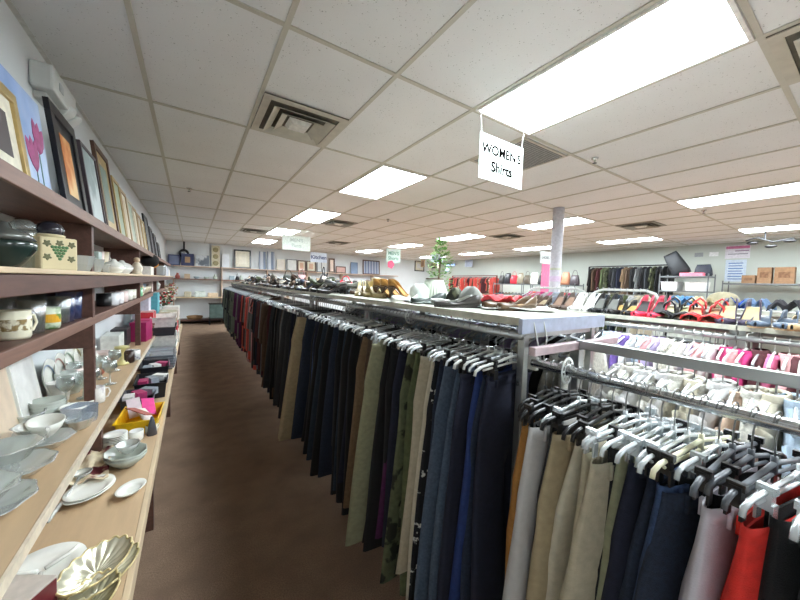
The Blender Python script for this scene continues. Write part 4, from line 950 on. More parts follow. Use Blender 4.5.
def shoe(kind, loc, rz, up, ins, so, label, group, rot=None, det=True, sc=1):
    mu, mi, ms = SM[kind]
    t = thing('shoe', label, 'shoe', loc, rz, group, rot)
    if sc != 1: t.scale = (sc, sc, sc)
    o = mobj(mu, 'straps' if 'sandal' in kind else 'upper', up, t)
    md = o.modifiers.new('thick', 'SOLIDIFY'); md.thickness = .003
    mobj(mi, 'insole', ins, t); mobj(ms, 'sole', so, t)
    return t
LE = lambda c, r=.35: mat(c, r, 0, .08, 40)
INS = LE((205, 180, 140), .5)
def pair(kind, px, x, z, cu, ci, cs, what, where, heading=PI / 2, gap=.094, jit=.05, y=None):
    yy = ycol(px, x, z) if y is None else y
    for s, n_ in ((1, 'left'), (-1, 'right')):
        q = rnd.uniform(-jit, jit)
        shoe(kind, (x, yy + s * gap / 2, z), heading + q, LE(tuple(int(v * .9) for v in cu)), LE(tuple(int(v * .8) for v in ci), .5), LE(tuple(int(v * .9) for v in cs)), '%s, %s of its pair, %s' % (what, 'farther' if s > 0 else 'nearer', where), what + ' pair', sc=1.12)
# toes point toward the aisle (-x): heading so +y -> -x is rot +90deg
SX = XC0 + .16
pair('low', 537, SX, ZC, (92, 70, 58), (190, 170, 140), (60, 45, 38), 'brown low heeled shoe', 'leftmost on the shoe shelf')
pair('pump', 563, SX, ZC, (96, 80, 72), (150, 120, 100), (70, 56, 48), 'taupe brown pump', 'left of the white pumps')
pair('pump', 583, SX, ZC, (236, 236, 232), (230, 226, 214), (226, 224, 218), 'white high heeled pump', 'on the shoe shelf')
pair('pump', 605, SX, ZC, (26, 26, 30), (110, 112, 106), (20, 20, 22), 'black pump with pale insole', 'beside the white pumps')
pair('low', 624, SX, ZC, (30, 28, 28), (222, 184, 110), (26, 24, 24), 'black peep shoe with golden insole', 'on the shoe shelf')
pair('pump', 650, SX, ZC, (232, 60, 90), (40, 36, 36), (226, 50, 80), 'hot pink red pump', 'in the middle of shoe shelf')
pair('wsandal', 676, SX, ZC, (24, 24, 28), (208, 204, 160), (30, 30, 32), 'black strappy heel', 'right of the pink pumps')
pair('wsandal', 704, SX - .02, ZC, (214, 48, 48), (226, 170, 130), (206, 44, 44), 'bright red wedge sandal', 'right of the black strappy heels')
pair('pump', 738, SX - .02, ZC, (70, 60, 84), (218, 192, 140), (60, 54, 72), 'purple grey wedge with tan insole', 'on nearer shoe shelf')
pair('clog', 773, SX - .04, ZC, (84, 100, 120), (90, 104, 120), (170, 140, 104), 'faded blue slip on with cork sole', 'near right photo edge')
pair('flat', 812, SX - .04, ZC, (206, 176, 130), (226, 200, 160), (150, 110, 70), 'tan slip on shoe', 'cut by the right photo edge')
# green bows on the pink pumps' neighbours
for k, px in enumerate((642, 652)):
    q = lx(px, SX + .19, ZC + .0)
    m = MB(); m.sphere((-.03, 0, 0), .03, 1, .6, .7, 10, 6); m.sphere((.03, 0, 0), .03, 1, .6, .7, 10, 6); m.sphere((0, 0, 0), .012, 1, 1, 1, 8, 5)
    solo(m, 'hair_bow', mat((60, 190, 90), .6), 'bright green bow behind the pink pumps, %s one' % ('left', 'right')[k], 'bow', (q.x, q.y, ZC + .12 - .098), 0)
# shelf items on the long row
SX1 = 1.25
pair('flat', 530, 1.34, ZS, (110, 86, 60), (190, 150, 90), (90, 70, 50), 'brown flat shoe', 'at the near corner of white shelf', y=.83 + .22)
for k in range(10):
    c = [(70, 66, 62), (190, 190, 186), (120, 120, 112), (214, 214, 206), (60, 70, 66), (150, 156, 150), (226, 224, 216), (84, 80, 76), (200, 206, 200), (100, 92, 80)][k]
    n_ = ['dark grey', 'silver', 'khaki', 'off white', 'dark green', 'light grey', 'white', 'charcoal', 'pale grey', 'taupe'][k]
    yy = 1.2 + .075 * k
    shoe('flat', (1.13 + .05 * (k % 3) + (.16 if k % 2 else 0), yy, ZS), PI / 2 + rnd.uniform(-.8, .8), LE(c), LE((214, 210, 196)), LE(c), '%s flat sandal lying on white shelf near the lampshade' % n_, 'flat sandals on the white shelf')
# folded coral gloves/cloth
yy = ycol(513, 1.42, ZS)
drape('coral red knitted cloth bunched at back of the white shelf', 'folded_cloth', 'cloth', (1.40, 1.18, ZS + .012), .16, .26, mat((226, 70, 76), .85, 0, .15, 40), 8, .03)
for k in range(3):
    drape(['flattened white clothing piece on the shelf, nearest the lampshade', 'pale mint folded fabric lying on the white shelf', 'thin white lace cloth near the shelf corner'][k], 'folded_cloth', 'cloth', (1.2 + .08 * k, 1.62 - .3 * k, ZS + .006), .3, .34, mat([(196, 200, 198), (172, 186, 178), (200, 200, 192)][k], .8, 0, .05, 30), 12 + k, .006, .4 * k)
# lampshade
yl_ = ycol(434, 1.36, ZS + .05)
t = thing('lampshade', 'white pleated fabric lampshade on the rack shelf', 'lampshade', (1.36, yl_, ZS + .001), 0)
sm(MB().lathe([(.10, .0), (.104, .004), (.055, .15), (.05, .15), (.098, .004), (.098, 0), (.10, 0)], 112, ripple=.035, rn=28, caps=False)).obj('pleated_shade', mat((196, 202, 186), .7, 0, .03, 30), t)
MB().lathe([(.056, .146), (.059, .146), (.059, .153), (.056, .153), (.056, .146)], 32, caps=False).obj('top_band', mat((110, 84, 66), .6), t)
solo(MB().lathe([(.001, 0), (.06, 0), (.066, .04), (.06, .085), (.035, .11), (.03, .115), (.001, .115)], 24), 'ceramic_jar', mat((222, 230, 222), .35), 'round white jar left of the pleated lampshade', 'jar', (1.24, ycol(419, 1.24, ZS), ZS), 0)
t = thing('white_bag', 'crumpled white plastic bag in front of the lampshade', 'bag', (1.42, yl_ - .2, ZS))
sm(MB().sphere((0, 0, .035), .1, .9, 1.3, .4, 16, 8)).obj('bag', mat((236, 236, 232), .4, 0, .05, 20, .8, 20), t)
# grey handbag
def handbag(label, loc, w_, h, d, m, rz=0, handle=True, group=None):
    t = thing('handbag', label, 'handbag', loc, rz, group)
    lo = []
    for f, a, b in ((0, .92, .8), (.15, 1, 1), (.55, .94, .8), (.85, .84, .45), (1, .78, .2)):
        n = 18; lo.append([((w_ / 2) * a * math.copysign(abs(math.cos(2 * PI * k / n)) ** .6, math.cos(2 * PI * k / n)), (d / 2) * b * math.copysign(abs(math.sin(2 * PI * k / n)) ** .6, math.sin(2 * PI * k / n)), h * f) for k in range(n)])
    sm(MB().loft(lo)).obj('bag_body', m, t)
    if handle:
        sm(MB().tube([(-w_ * .28, 0, h * .95)] + [(w_ * .28 * -math.cos(PI * k / 8), 0, h * .97 + h * .5 * math.sin(PI * k / 8)) for k in range(1, 8)] + [(w_ * .28, 0, h * .95)], .006, 7)).obj('handle', m, t)
    return t
yb_ = ycol(474, 1.38, ZS)
handbag('slouchy grey fabric bag on the white shelf', (1.38, yb_ + .03, ZS), .26, .11, .16, mat((122, 124, 118), .8, 0, .2, 20, .5, 60), .9, False)
handbag('black camouflage pouch beside the grey bag', (1.36, ycol(462, 1.36, ZS) + .06, ZS), .13, .1, .12, mat((40, 42, 34), .8, 0, .2, 20, col2=(90, 92, 70), c2s=20), .6, False)
# tan pumps and woven wedges
for k, px in enumerate((394, 402, 411)):
    yy = ycol(px, 1.3, ZS + .05)
    shoe('pump', (1.25, yy + .02, ZS), PI + .5, LE((176, 128, 62)), LE((200, 160, 100)), LE((90, 60, 30)), 'golden brown pump seen from the heel, %s of three' % ('left', 'middle', 'right')[k], 'golden brown pumps', sc=1.1)
for k, px in enumerate((361, 368, 376)):
    yy = ycol(px, 1.2, ZS + .05)
    shoe('wedge', (1.2, yy, ZS), 2.6 + .3 * k, LE((214, 196, 146)), LE((226, 214, 180)), mat((190, 170, 120), .8, 0, .2, 80, .5, 200), 'straw coloured woven wedge, %s of three by the tan pumps' % ('left', 'middle', 'right')[k], 'straw wedges', sc=1.2)
t = thing('candle_vase', 'tall cream cylindrical vase behind the straw wedges', 'vase', (1.38, ycol(377, 1.38, ZS), ZS))
sm(MB().lathe([(.001, 0), (.04, 0), (.035, .08), (.055, .15), (.05, .155), (.001, .16)], 18)).obj('body', mat((224, 214, 170), .5), t)
# piles of sandals along the rest
R = random.Random(77)
pal = [((28, 28, 30), 'black'), ((60, 56, 54), 'dark grey'), ((120, 96, 80), 'brown'), ((210, 206, 196), 'white'), ((150, 150, 140), 'grey'), ((180, 150, 120), 'tan'), ((84, 94, 70), 'olive'), ((112, 116, 120), 'pewter'), ((90, 70, 60), 'dark brown'), ((70, 80, 100), 'navy')]
y = 2.75; k = 0; cnt = {}
zone = lambda y: 'just past the straw wedges' if y < 3.6 else ('on the fourth rack' if y < 5.6 else ('on the fifth rack' if y < 6.8 else 'toward the back wall'))
while y < 8.8:
    for row in range(2):
        c, n_ = pal[R.randrange(len(pal))] if R.random() < .45 else pal[R.randrange(3)]
        kd = R.choice(['flat', 'low', 'sandal', 'wedge', 'pump', 'wsandal'])
        key = (n_, kd, zone(y)); cnt[key] = cnt.get(key, 0) + 1
        wd = {'flat': 'flat shoe', 'low': 'low heeled shoe', 'sandal': 'strappy sandal', 'wedge': 'wedge shoe', 'pump': 'high heeled pump', 'wsandal': 'wedge sandal'}[kd]
        lb = '%s %s, pile %s, %s from near end' % (n_, wd, zone(y), ordw(cnt[key]))
        shoe(kd, (1.09 + .26 * row + R.uniform(-.02, .03), y + R.uniform(-.02, .02), ZS), PI / 2 + R.uniform(-.5, .5), LE(c), LE((170, 156, 134)), LE(tuple(int(v * .7) for v in c)), lb, 'shoes piled on the long rack shelf', sc=1.05)
    if R.random() < .75:
        c, n_ = pal[R.randrange(len(pal))]; kd = R.choice(['flat', 'low', 'sandal', 'pump'])
        key = (n_, kd, 'top'); cnt[key] = cnt.get(key, 0) + 1
        wd = {'flat': 'flat shoe', 'low': 'low heeled shoe', 'sandal': 'strappy sandal', 'pump': 'high heeled pump'}[kd]
        shoe(kd, (1.2 + R.uniform(-.06, .06), y, ZS + .065), 0, LE(c), LE((190, 176, 154)), LE(tuple(int(v * .7) for v in c)), '%s %s atop the shoe pile, %s such from near end' % (n_, wd, ordw(cnt[key])), 'shoes tossed on the pile', rot=(R.uniform(-.4, .5), R.uniform(-.6, .6), R.uniform(0, 6.28)), sc=1.05)
    y += .115; k += 1
for k, (px, c, l) in enumerate(((287, (40, 44, 36), 'dark green round bag on the shoe pile'), (300, (210, 160, 160), 'pink floral bag standing in the shoe pile'), (237, (30, 32, 38), 'black mannequin head shaped bag at far end of rack'), (322, (60, 60, 64), 'charcoal bag in the shoe pile'), (344, (226, 50, 70), 'red pink flower hat on the shoe pile'))):
    yy = ycol(px, 1.4, ZS + .1)
    handbag(l, (1.42, yy, ZS + .002), .2, .2 if k != 4 else .12, .13, mat(c, .7, 0, .2, 20), .5 * k)

# ------------------------------------------------------------------ back wall shelving
BS = thing('back_shelving', 'wooden shelf unit along the back wall holding frames and glassware', 'shelving', (0, 0, 0))
BSX0, BSX1 = -.5, 8.2
BW = mat((196, 170, 150), .6, 0, .08, 8)
MB().box(BSX0, BSX1, 12.78, YB - .002, 1.90, 1.93).obj('top_shelf', BW, BS)
MB().box(BSX0, BSX1, 12.70, YB - .002, 1.47, 1.50).obj('middle_shelf', WOODE, BS)
MB().box(BSX0, 3.2, 12.60, YB - .002, .86, .89).obj('lower_shelf', PLYE, BS)
MB().box(BSX0, 3.2, 12.60, YB - .002, .10, .14).obj('bottom_shelf', WOODD, BS)
for xx in (-.49, .9, 2.2, 3.18): MB().box(xx - .015, xx + .015, 12.8, YB - .003, 0, 1.469).obj('divider', BW, BS)
for xx in (.9, 2.4, 3.9, 5.4, 6.9): MB().box(xx - .015, xx + .015, 12.8, YB - .003, 1.501, 1.899).obj('divider', BW, BS)
# pictures on top shelf (face -y)
def bpic(px0, px1, py0, label, fc, pc, mt=None, fw=.035, zb=1.932, col2=None, c2s=6, kind='noise'):
    a = U(px0, 270, 'y', 12.95); b = U(px1, 270, 'y', 12.95); top = U(px0, py0, 'y', 12.95).z
    picture(label, a.x, b.x - a.x, min(top, CEIL - .04) - zb, fc, mat(pc, .5, 0, .08, 8, col2=col2, c2s=c2s, kind=kind), mt, fw, zb=zb, xb=12.95, lean=.08, face='y')
DBLUE = mat((58, 68, 104), .5)
bpic(168, 180, 254, 'blue framed print behind the plush duck', DBLUE, (120, 130, 160), None)
bpic(181, 194, 253, 'dark blue matted frame with small tan picture', DBLUE, (178, 146, 112), DBLUE, .05)
bpic(195, 210, 254, 'white board with four small grey photos', WHITEP, (214, 218, 222), None, .02, col2=(110, 118, 128), c2s=4)
bpic(211.5, 220, 245, 'tall cream panel with three round medallions', CREAM, (214, 206, 178), None, .02)
tp = U(211.5, 270, 'y', 12.95).x; tq = U(220, 270, 'y', 12.95).x
for k in range(3):
    m_ = MB().lathe([(.001, 0), (.085, 0), (.085, .006), (.06, .008), (.03, .004), (.001, .006)], 20)
    par = [o for o in bpy.data.objects if o.get('label') == 'tall cream panel with three round medallions'][0]
    sm(m_).obj('medallion', mat((150, 140, 100), .6, 0, .3, 30), par, loc=(-.007, (tq - tp) / 2, .14 + .235 * k), rot=(0, PI / 2, 0))
bpic(222, 230, 253, 'narrow white framed certificate', WHITEP, (222, 226, 232), None, .02)
bpic(234, 251, 249, 'large black framed cream certificate', BLK, (236, 230, 212), CREAM, .05)
bpic(259, 266, 251, 'narrow blue striped panel left half', WHITEP, (120, 134, 156), None, .005, col2=(200, 206, 214), c2s=1.6, kind='wave')
bpic(267, 275, 251, 'narrow blue striped panel right half', WHITEP, (120, 134, 156), None, .005, col2=(200, 206, 214), c2s=1.6, kind='wave')
bpic(277, 285, 259, 'cream print with small dark figures', CREAM, (220, 214, 204), None, .02)
bpic(287, 297, 259, 'thin black framed white sketch', BLK, (224, 226, 224), None, .02)
bpic(297.5, 306, 260, 'brown framed pink print, left of two', BRNF, (216, 176, 150), CREAM, .04)
bpic(306.5, 316, 260.5, 'brown framed pink print, right of two', BRNF, (216, 176, 150), CREAM, .04)
bpic(317, 322, 260, 'narrow grey framed print beside the brown pair', GREYF, (206, 212, 214), None)
bpic(329, 335, 258, 'dark brown upright frame with glowing center', BRNF, (236, 216, 200), None, .06)
bpic(336, 346, 266, 'small brown framed landscape photo', BRNF, (200, 160, 150), None, .04)
bpic(351, 358, 262, 'blue grey canvas print', mat((120, 140, 164), .6), (130, 150, 176), None, .02)
bpic(363, 380, 259.5, 'wide dark framed window pane mirror with vertical bars', BRNF, (110, 122, 150), None, .05, col2=(170, 178, 196), c2s=2.2, kind='wave')
# medallions
a0 = U(216, 255, 'y', 12.93)
# mirror hanging with dark frame
t = thing('hand_mirror', 'black framed hanging mirror with long strap on back wall', 'mirror', (U(184, 250, 'y', 13.05).x, 13.04, 2.34))
sm(MB().lathe([(.11, -.01), (.15, -.01), (.15, .02), (.11, .02), (.11, -.01)], 24, caps=False)).obj('frame', BLK, t, rot=(PI / 2, 0, 0))
sm(MB().lathe([(.001, 0), (.11, 0), (.11, .004), (.001, .004)], 24)).obj('mirror_glass', mat((200, 204, 208), .1, .9), t, rot=(PI / 2, 0, 0))
MB().box(-.025, .025, -.01, .01, .15, .4).obj('strap', BLK, t)
# small wall pictures
for k, (px0, px1, py0, py1, l, fc, pc) in enumerate(((429, 434.5, 263, 271, 'white framed drawing behind the green plant', WHITEP, (200, 214, 200)), (415, 425, 261, 271, 'black framed white print hung on the back wall', BLK, (226, 224, 224)),)):
    a = U(px0, py1, 'y', 13.05); b = U(px1, py0, 'y', 13.05)
    picture(l, a.x, b.x - a.x, b.z - a.z, fc, mat(pc, .5), CREAM, .05, zb=a.z, xb=13.085, lean=0, face='y')
def rpic(px0, px1, py0, py1, l, fc, pc, mt=None, fw=.03, x=10.42, **k):
    a = U(px0, py1, 'x', x); b = U(px1, py0, 'x', x)
    picture(l, a.y, abs(a.y - b.y), min(b.z, CEIL - .02) - a.z, fc, mat(pc, .5, **k), mt, fw, zb=a.z, xb=x + .015, lean=0, face='-x')

rpic(472, 480, 260, 267, 'blue lettered notice on the right wall', SB, (96, 120, 156), None, .01, col2=(220, 226, 236), c2s=5, kind='wave')
rpic(486, 490.5, 264, 267, 'small blue photo, left of two on the right wall', mat((100, 120, 160), .5), (110, 130, 165), None, .01)
rpic(491, 494.5, 264, 267, 'small blue photo, right of two on the right wall', mat((100, 120, 160), .5), (110, 130, 165), None, .01)
rpic(492, 497.5, 268, 273, 'grey framed print below the small blue photos', GREYF, (170, 190, 216))
rpic(501, 505, 261, 269, 'narrow cream picture on the right wall', CREAM, (180, 174, 160))
rpic(507, 514.5, 261, 270, 'dark green framed picture on the right wall', mat((70, 78, 70), .5), (190, 184, 130), CREAM, .06)
rpic(519, 525, 261, 269, 'tan and brown picture near the column', TANF, (140, 110, 84))

# things on back shelves
R = random.Random(50)
bc = [((226, 224, 216), 'white'), ((190, 200, 190), 'pale green'), ((120, 130, 120), 'grey green'), ((206, 180, 150), 'tan'), ((90, 80, 76), 'dark brown'), ((150, 170, 180), 'blue grey'), ((214, 196, 160), 'cream'), ((170, 90, 80), 'rust')]
def small_item(x, y, z, where, idx):
    c, n_ = bc[R.randrange(8)]; kd = R.randrange(4); m = mat(c, .4)
    if kd == 0: return solo(MB().lathe(tumbler(.05, R.uniform(.1, .18)), 12), 'vase', m, '%s vase %s, %s from left' % (n_, where, idx), 'vase', (x, y, z))
    if kd == 1: return solo(MB().lathe(bowl_prof(.09, .08, .5), 14), 'bowl', m, '%s bowl %s, %s from left' % (n_, where, idx), 'bowl', (x, y, z))
    if kd == 2: return solo(MB().lathe([(.001, 0), (.06, 0), (.07, .08), (.03, .14), (.035, .18), (.001, .18)], 12), 'jug', m, '%s jug %s, %s from left' % (n_, where, idx), 'jug', (x, y, z))
    return solo(MB().box(-.08, .08, -.05, .05, 0, R.uniform(.08, .18)), 'small_box', m, '%s box %s, %s from left' % (n_, where, idx), 'box', (x, y, z), smooth=False, bevel=.003)
for wh, z, xa, xb, st in (('on the back wall middle shelf', 1.502, -.38, 7.6, .29),):
    x = xa; k = 0
    while x < xb:
        if min(abs(x - d) for d in (.9, 2.4, 3.9, 5.4, 6.9)) > .11: small_item(x, 12.86, z, wh, nth[k]); k += 1
        x += st * R.uniform(.8, 1.1)
nm_cols = [q for q in bc]
bc = [((226, 226, 220), 'white'), ((236, 234, 228), 'ivory'), ((200, 206, 200), 'pale grey'), ((214, 200, 170), 'cream'), ((190, 206, 200), 'pale green'), ((226, 206, 200), 'blush'), ((120, 100, 90), 'brown'), ((160, 176, 196), 'light blue')]
for wh, z, x0, ya, yb2, st, dv in (('on the counter past the first divider', UT, -.60, 2.42, 3.2, .13, ()), ('at the back of the counter beyond the gift boxes', UT, -.6, 5.3, 7.4, .17, (5.86,)), ('on lower shelf past the second divider', S2, -.54, 4.2, 7.3, .15, (5.86,)), ('at the back of upper shelf', S3, -.61, 2.4, 4.6, .15, (4.06,)), ('on upper shelf past the plush duck', S3, -.5, 6.4, 7.3, .17, ()), ('in front row of the far counter', UT, -.44, 6.3, 7.4, .18, ())):
    y = ya; k = 0
    while y < yb2:
        if all(abs(y - d) > .12 for d in dv): small_item(x0, y, z + .001, wh, nth[k]); k += 1
        y += st * R.uniform(.9, 1.15)
for k, (x, c, l, w_, h) in enumerate(((-.1, (196, 186, 160), 'beige crockery box on the lower back shelf', .2, .18), (.25, (206, 214, 206), 'pale blue dish box on the lower back shelf', .3, .2), (.62, (214, 190, 160), 'tan baking dish on the lower back shelf', .3, .15))):
    solo(MB().box(-w_ / 2, w_ / 2, -.1, .1, 0, h), 'dish_box', mat(c, .5, 0, .15, 20), l, 'box', (x, 12.78, .891), smooth=False, bevel=.02)
solo(MB().lathe([(.001, 0), (.2, 0), (.24, .1), (.2, .12), (.001, .14)], 20, sy=.7), 'basket', mat((150, 116, 80), .8, 0, .3, 60, .5, 100), 'brown wicker basket on the bottom back shelf', 'basket', (.1, 12.82, .141))
t = thing('fish_tank', 'dark framed aquarium standing before the back shelves', 'aquarium', (.78, 12.35, .0))
MB().box(-.28, .28, -.16, .16, .22, .68).obj('tank', mat((84, 100, 96), .2, 0, .2, 8), t)
fr = MB()
for z in (.2, .68): fr.box(-.3, .3, -.18, .18, z, z + .03)
fr.obj('frame', BLK, t)
for sx in (-1, 1):
    for sy in (-1, 1): MB().box(sx * .27 - .02, sx * .27 + .02, sy * .14 - .02, sy * .14 + .02, 0, .2).obj('leg', BLK, t)

# ------------------------------------------------------------------ far right: jackets, shelving, paper bags
t = thing('jacket_rack', 'black wall rack with a row of dark jackets', 'clothes rack', (9.98, 4.0, 0))
sm(MB().tube([(0, -1.0, 2.24), (0, .98, 2.24)], .016, 8)).obj('hanging_rail', BLK, t)
for s in (-1, 1): MB().box(-.02, .02, s * .97 - .02, s * .97 + .02, 0, 2.24).obj('post', BLK, t)
for s in (-1, 1): MB().box(-.25, .25, s * .97 - .02, s * .97 + .02, 0, .04).obj('foot', BLK, t)
jc = ['black', 'brown', 'maroon', 'olive', 'camouflage', 'black', 'charcoal', 'navy', 'tan brown', 'brown', 'black', 'grey', 'black', 'charcoal', 'camouflage', 'black', 'black', 'black']
seq = [(4.86 - .108 * k, c, (2, 3, 5)[k % 3], 'black', 1.15, 0, -.02) for k, c in enumerate(jc)]
fill_rail(seq, 9.98, 2.24, 'black wall rack', 'jacket', 'jackets on the wall rack', 12, detail=0, nohang=True, endname='left end')
# grey metal shelf with handbags (left part)
def metal_shelf(label, x, y0, y1, zs, d=.4, m=None, dir=1):
    t = thing('metal_shelf', label, 'shelving', (x, (y0 + y1) / 2, 0)); hy = (y1 - y0) / 2; m = m or mat((120, 124, 126), .4, .5)
    for z in zs: MB().box(-d / 2, d / 2, -hy, hy, z - .03, z).obj('shelf', m, t)
    for s in (-1, 1):
        for q in (-1, 1): MB().box(q * d / 2 - .02 * (q > 0), q * d / 2 + .02 * (q < 0), s * hy - .02 * (s > 0), s * hy + .02 * (s < 0), 0, max(zs) + .05).obj('post', m, t)
    return t
metal_shelf('grey metal shelf with black backpack and white bins', 9.4, 2.12, 2.98, (.5, 1.1, 1.6, 1.93), .5)
handbag('black backpack leaning on top of the grey metal shelf', (9.4, 2.62, 1.97), .34, .56, .2, mat((24, 26, 30), .6), 1.7, False).rotation_euler = (0, .5, PI / 2)
solo(MB().box(-.12, .12, -.2, .2, 0, .07), 'pink_box', mat((240, 130, 150), .5), 'pink box under the black backpack', 'box', (9.3, 2.42, 1.93), smooth=False, bevel=.005)
handbag('black shoulder bag at right end of metal shelf top', (9.42, 2.28, 1.93), .3, .26, .2, mat((28, 32, 46), .6), 1.4, False)
for k, (y_, w_, c, l) in enumerate(((2.8, .3, (238, 238, 238), 'white storage bin, left on the metal shelf'), (2.35, .34, (226, 226, 222), 'white storage bin, right on the metal shelf'))):
    bin_('storage_bin', l, (9.38, y_, 1.6), .4, w_, .2, mat(c, .4))
# grey counter shelf + paper bags
metal_shelf('long grey shelf below the price chart on the right wall', 10.05, .55, 2.05, (.6, 1.2, 1.8), .5)
for k, (px0, px1, h, l) in enumerate(((742, 756, .17, 'low crumpled brown paper bag, left of three'), (757, 772, .33, 'tall brown paper bag in the middle'), (774, 795, .33, 'tall brown paper bag, right of three'))):
    a = U(px0, 283, 'x', 10.0); b = U(px1, 283, 'x', 10.0)
    t = thing('paper_bag', l, 'paper bag', (10.0, (a.y + b.y) / 2, 1.801)); hy = (a.y - b.y) / 2 - .005; KR = mat((148, 114, 84), .8, 0, .15, 20, .6, 40)
    def rc(s, z): return [(-.1 * s, -hy * s, z), (.1 * s, -hy * s, z), (.1 * s, hy * s, z), (-.1 * s, hy * s, z)]
    MB().loft([rc(1, 0), rc(1.0, h), rc(.97, h), rc(.97, .01)]).obj('bag', KR, t)
    MB().box(-.102, -.1, -hy * .6, hy * .6, h * .35, h * .7).obj('printed_panel', mat((124, 90, 64), .8, 0, .3, 30), t)
# price chart column
t = thing('wall_notice', 'white notice with pink heading on the right wall', 'notice', (10.44, 1.97, 2.5))
MB().box(-.004, 0, -.2, .2, -.12, .18).obj('paper', mat((226, 222, 230), .6), t)
MB().box(-.007, -.005, -.19, .19, .10, .16).obj('pink_heading', mat((206, 120, 160), .6), t)
MB().box(-.007, -.005, -.18, .04, .04, .06).obj('text_line', mat((150, 120, 150), .6), t)
MB().box(-.007, -.005, -.17, .15, -.03, -.01).obj('text_line', mat((150, 150, 160), .6), t)
t = thing('size_chart', 'tall blue and white printed chart beside the paper bags', 'poster', (10.44, 1.98, 1.85))
MB().box(-.004, 0, -.17, .17, 0, .5).obj('paper', mat((206, 218, 232), .6), t)
for k in range(7): MB().box(-.007, -.005, -.12 + .02 * (k % 2), .12, .05 + .06 * k, .07 + .06 * k).obj('blue_line', mat((80, 120, 180), .6), t)
for k, (px, l) in enumerate(((699, 'small grey numbered card high on the right wall'), (714, 'small white card high on the right wall'))):
    q = U(px, 250, 'x', 10.43); solo(MB().box(-.004, 0, -.08, .08, -.05, .05), 'wall_card', mat([(160, 164, 168), (240, 240, 240)][k], .5), l, 'card', (10.449, q.y, 2.5), smooth=False)
# track light
q = U(765, 243, 'x', 9.0)
t = thing('ceiling_lamp', 'black multi arm spot lamp hanging below ceiling at right', 'spot lamp', (9.0, 1.35, CEIL))
sm(MB().tube([(0, .25, -.15), (0, .1, -.1), (0, -.1, -.2), (0, -.35, -.15)], .012, 8)).obj('arm', DARKSTEEL, t)
MB().tube([(0, 0, 0), (0, 0, -.15)], .012, 8).obj('stem', DARKSTEEL, t)
for k, (dy, dz) in enumerate(((.16, -.2), (-.08, -.28), (-.3, -.2))):
    sm(MB().sphere((0, dy, dz), .05, 1, 1.6, .6)).obj('lamp_head', BLACKP, t)

# mid-distance racks on the right (behind the shoe rack)
rail_unit('white framed rack behind the shoe rack, right part', -.1, 1.75, 3.75, 4.25, 1.36, 1.42, top=SHELFW)
R = random.Random(61)
its = [((70, 120, 200), 'blue folded jeans'), ((200, 90, 110), 'pink folded sweater'), ((226, 226, 220), 'white folded shirt'), ((60, 60, 66), 'dark folded sweater'), ((120, 150, 190), 'light blue folded shirt'), ((30, 80, 190), 'royal blue folded cloth'), ((214, 200, 160), 'cream folded blanket'), ((90, 150, 210), 'sky blue folded towel')]
for k, (c, l) in enumerate(its):
    drape(l + ' on the rack shelf behind the shoe rack', 'folded_cloth', 'cloth', (3.92 + .04 * (k % 3), -.02 + .155 * k, 1.43), .3, .17, mat(c, .85, 0, .15, 30), 20 + k, .05)
solo(MB().sphere((0, 0, .07), .11, .8, 1, .75, 16, 10), 'crumpled_blouse', mat((190, 182, 152), .85, 0, .1, 30, 1, 12), 'cream crumpled blouse heaped behind the red wedge sandals', 'blouse', (3.95, ycol(723, 3.95, 1.5), 1.421))
# curved-bar racks
def curved_rack(label, x, y0, y1, zt):
    t = thing('garment_rack', label, 'clothes rack', (x, (y0 + y1) / 2, 0)); h = (y1 - y0) / 2
    sm(MB().tube([(0, -h, .02), (0, -h, zt - .1), (0, -h + .04, zt - .03), (0, -h + .12, zt), (0, h - .12, zt), (0, h - .04, zt - .03), (0, h, zt - .1), (0, h, .02)], .014, 10)).obj('rail_frame', WHITEP, t)
    for s in (-1, 1): MB().box(-.25, .25, s * h - .015, s * h + .015, 0, .03).obj('foot', WHITEP, t)
curved_rack('white curved garment rack, left of the two behind shoe rack', 3.9, 1.95, 2.75, 1.56)
curved_rack('white curved garment rack, right of the two behind shoe rack', 3.9, 1.25, 1.9, 1.56)
for nm_, xx, y0_, y1_, zz, pool in (('left curved rack', 3.9, 2.03, 2.68, 1.56, ['white', 'coral', 'pink', 'magenta', 'grey', 'pale blue']), ('right curved rack', 3.9, 1.33, 1.84, 1.56, ['white', 'olive', 'teal', 'cream', 'black', 'pale blue'])):
    seq = []; y = y1_
    while y > y0_: seq.append((y, R.choice(pool), R.randrange(6), R.choice(['white', 'black', 'white']), 1, 0, 0)); y -= .06
    fill_rail(seq, xx, zz, nm_, 'blouse', 'blouses on the ' + nm_, 14, detail=0, nohang=True, endname='left end')
# shelving with handbags beyond the column
metal_shelf('grey metal shelving with handbags, left section', 9.5, 6.75, 7.95, (.5, 1.0, 1.32, 1.68), .5)
metal_shelf('grey metal shelving with handbags, middle section', 9.5, 5.5, 6.7, (.5, 1.0, 1.32, 1.68), .5)
metal_shelf('grey metal shelving with handbags, right of column', 9.5, 4.98, 5.45, (.5, 1.0, 1.32, 1.68), .5)
hb = [((40, 38, 36), 'black'), ((28, 28, 34), 'glossy black'), ((200, 40, 56), 'red'), ((140, 130, 110), 'khaki'), ((80, 70, 56), 'dark brown'), ((226, 220, 206), 'cream'), ((30, 30, 32), 'small black'), ((60, 60, 60), 'charcoal'), ((206, 150, 110), 'tan'), ((180, 120, 90), 'cognac'), ((70, 60, 64), 'plum')]
for k, (c, n_) in enumerate(hb):
    handbag('%s handbag on top of the grey shelving' % n_, (9.5, 7.78 - .265 * k, 1.681), .26, .30 + .08 * (k % 2), .2, mat(c, .4), PI / 2 + .2 * (k % 3 - 1), k % 2 == 0, 'handbags on the grey shelving')
R = random.Random(91)
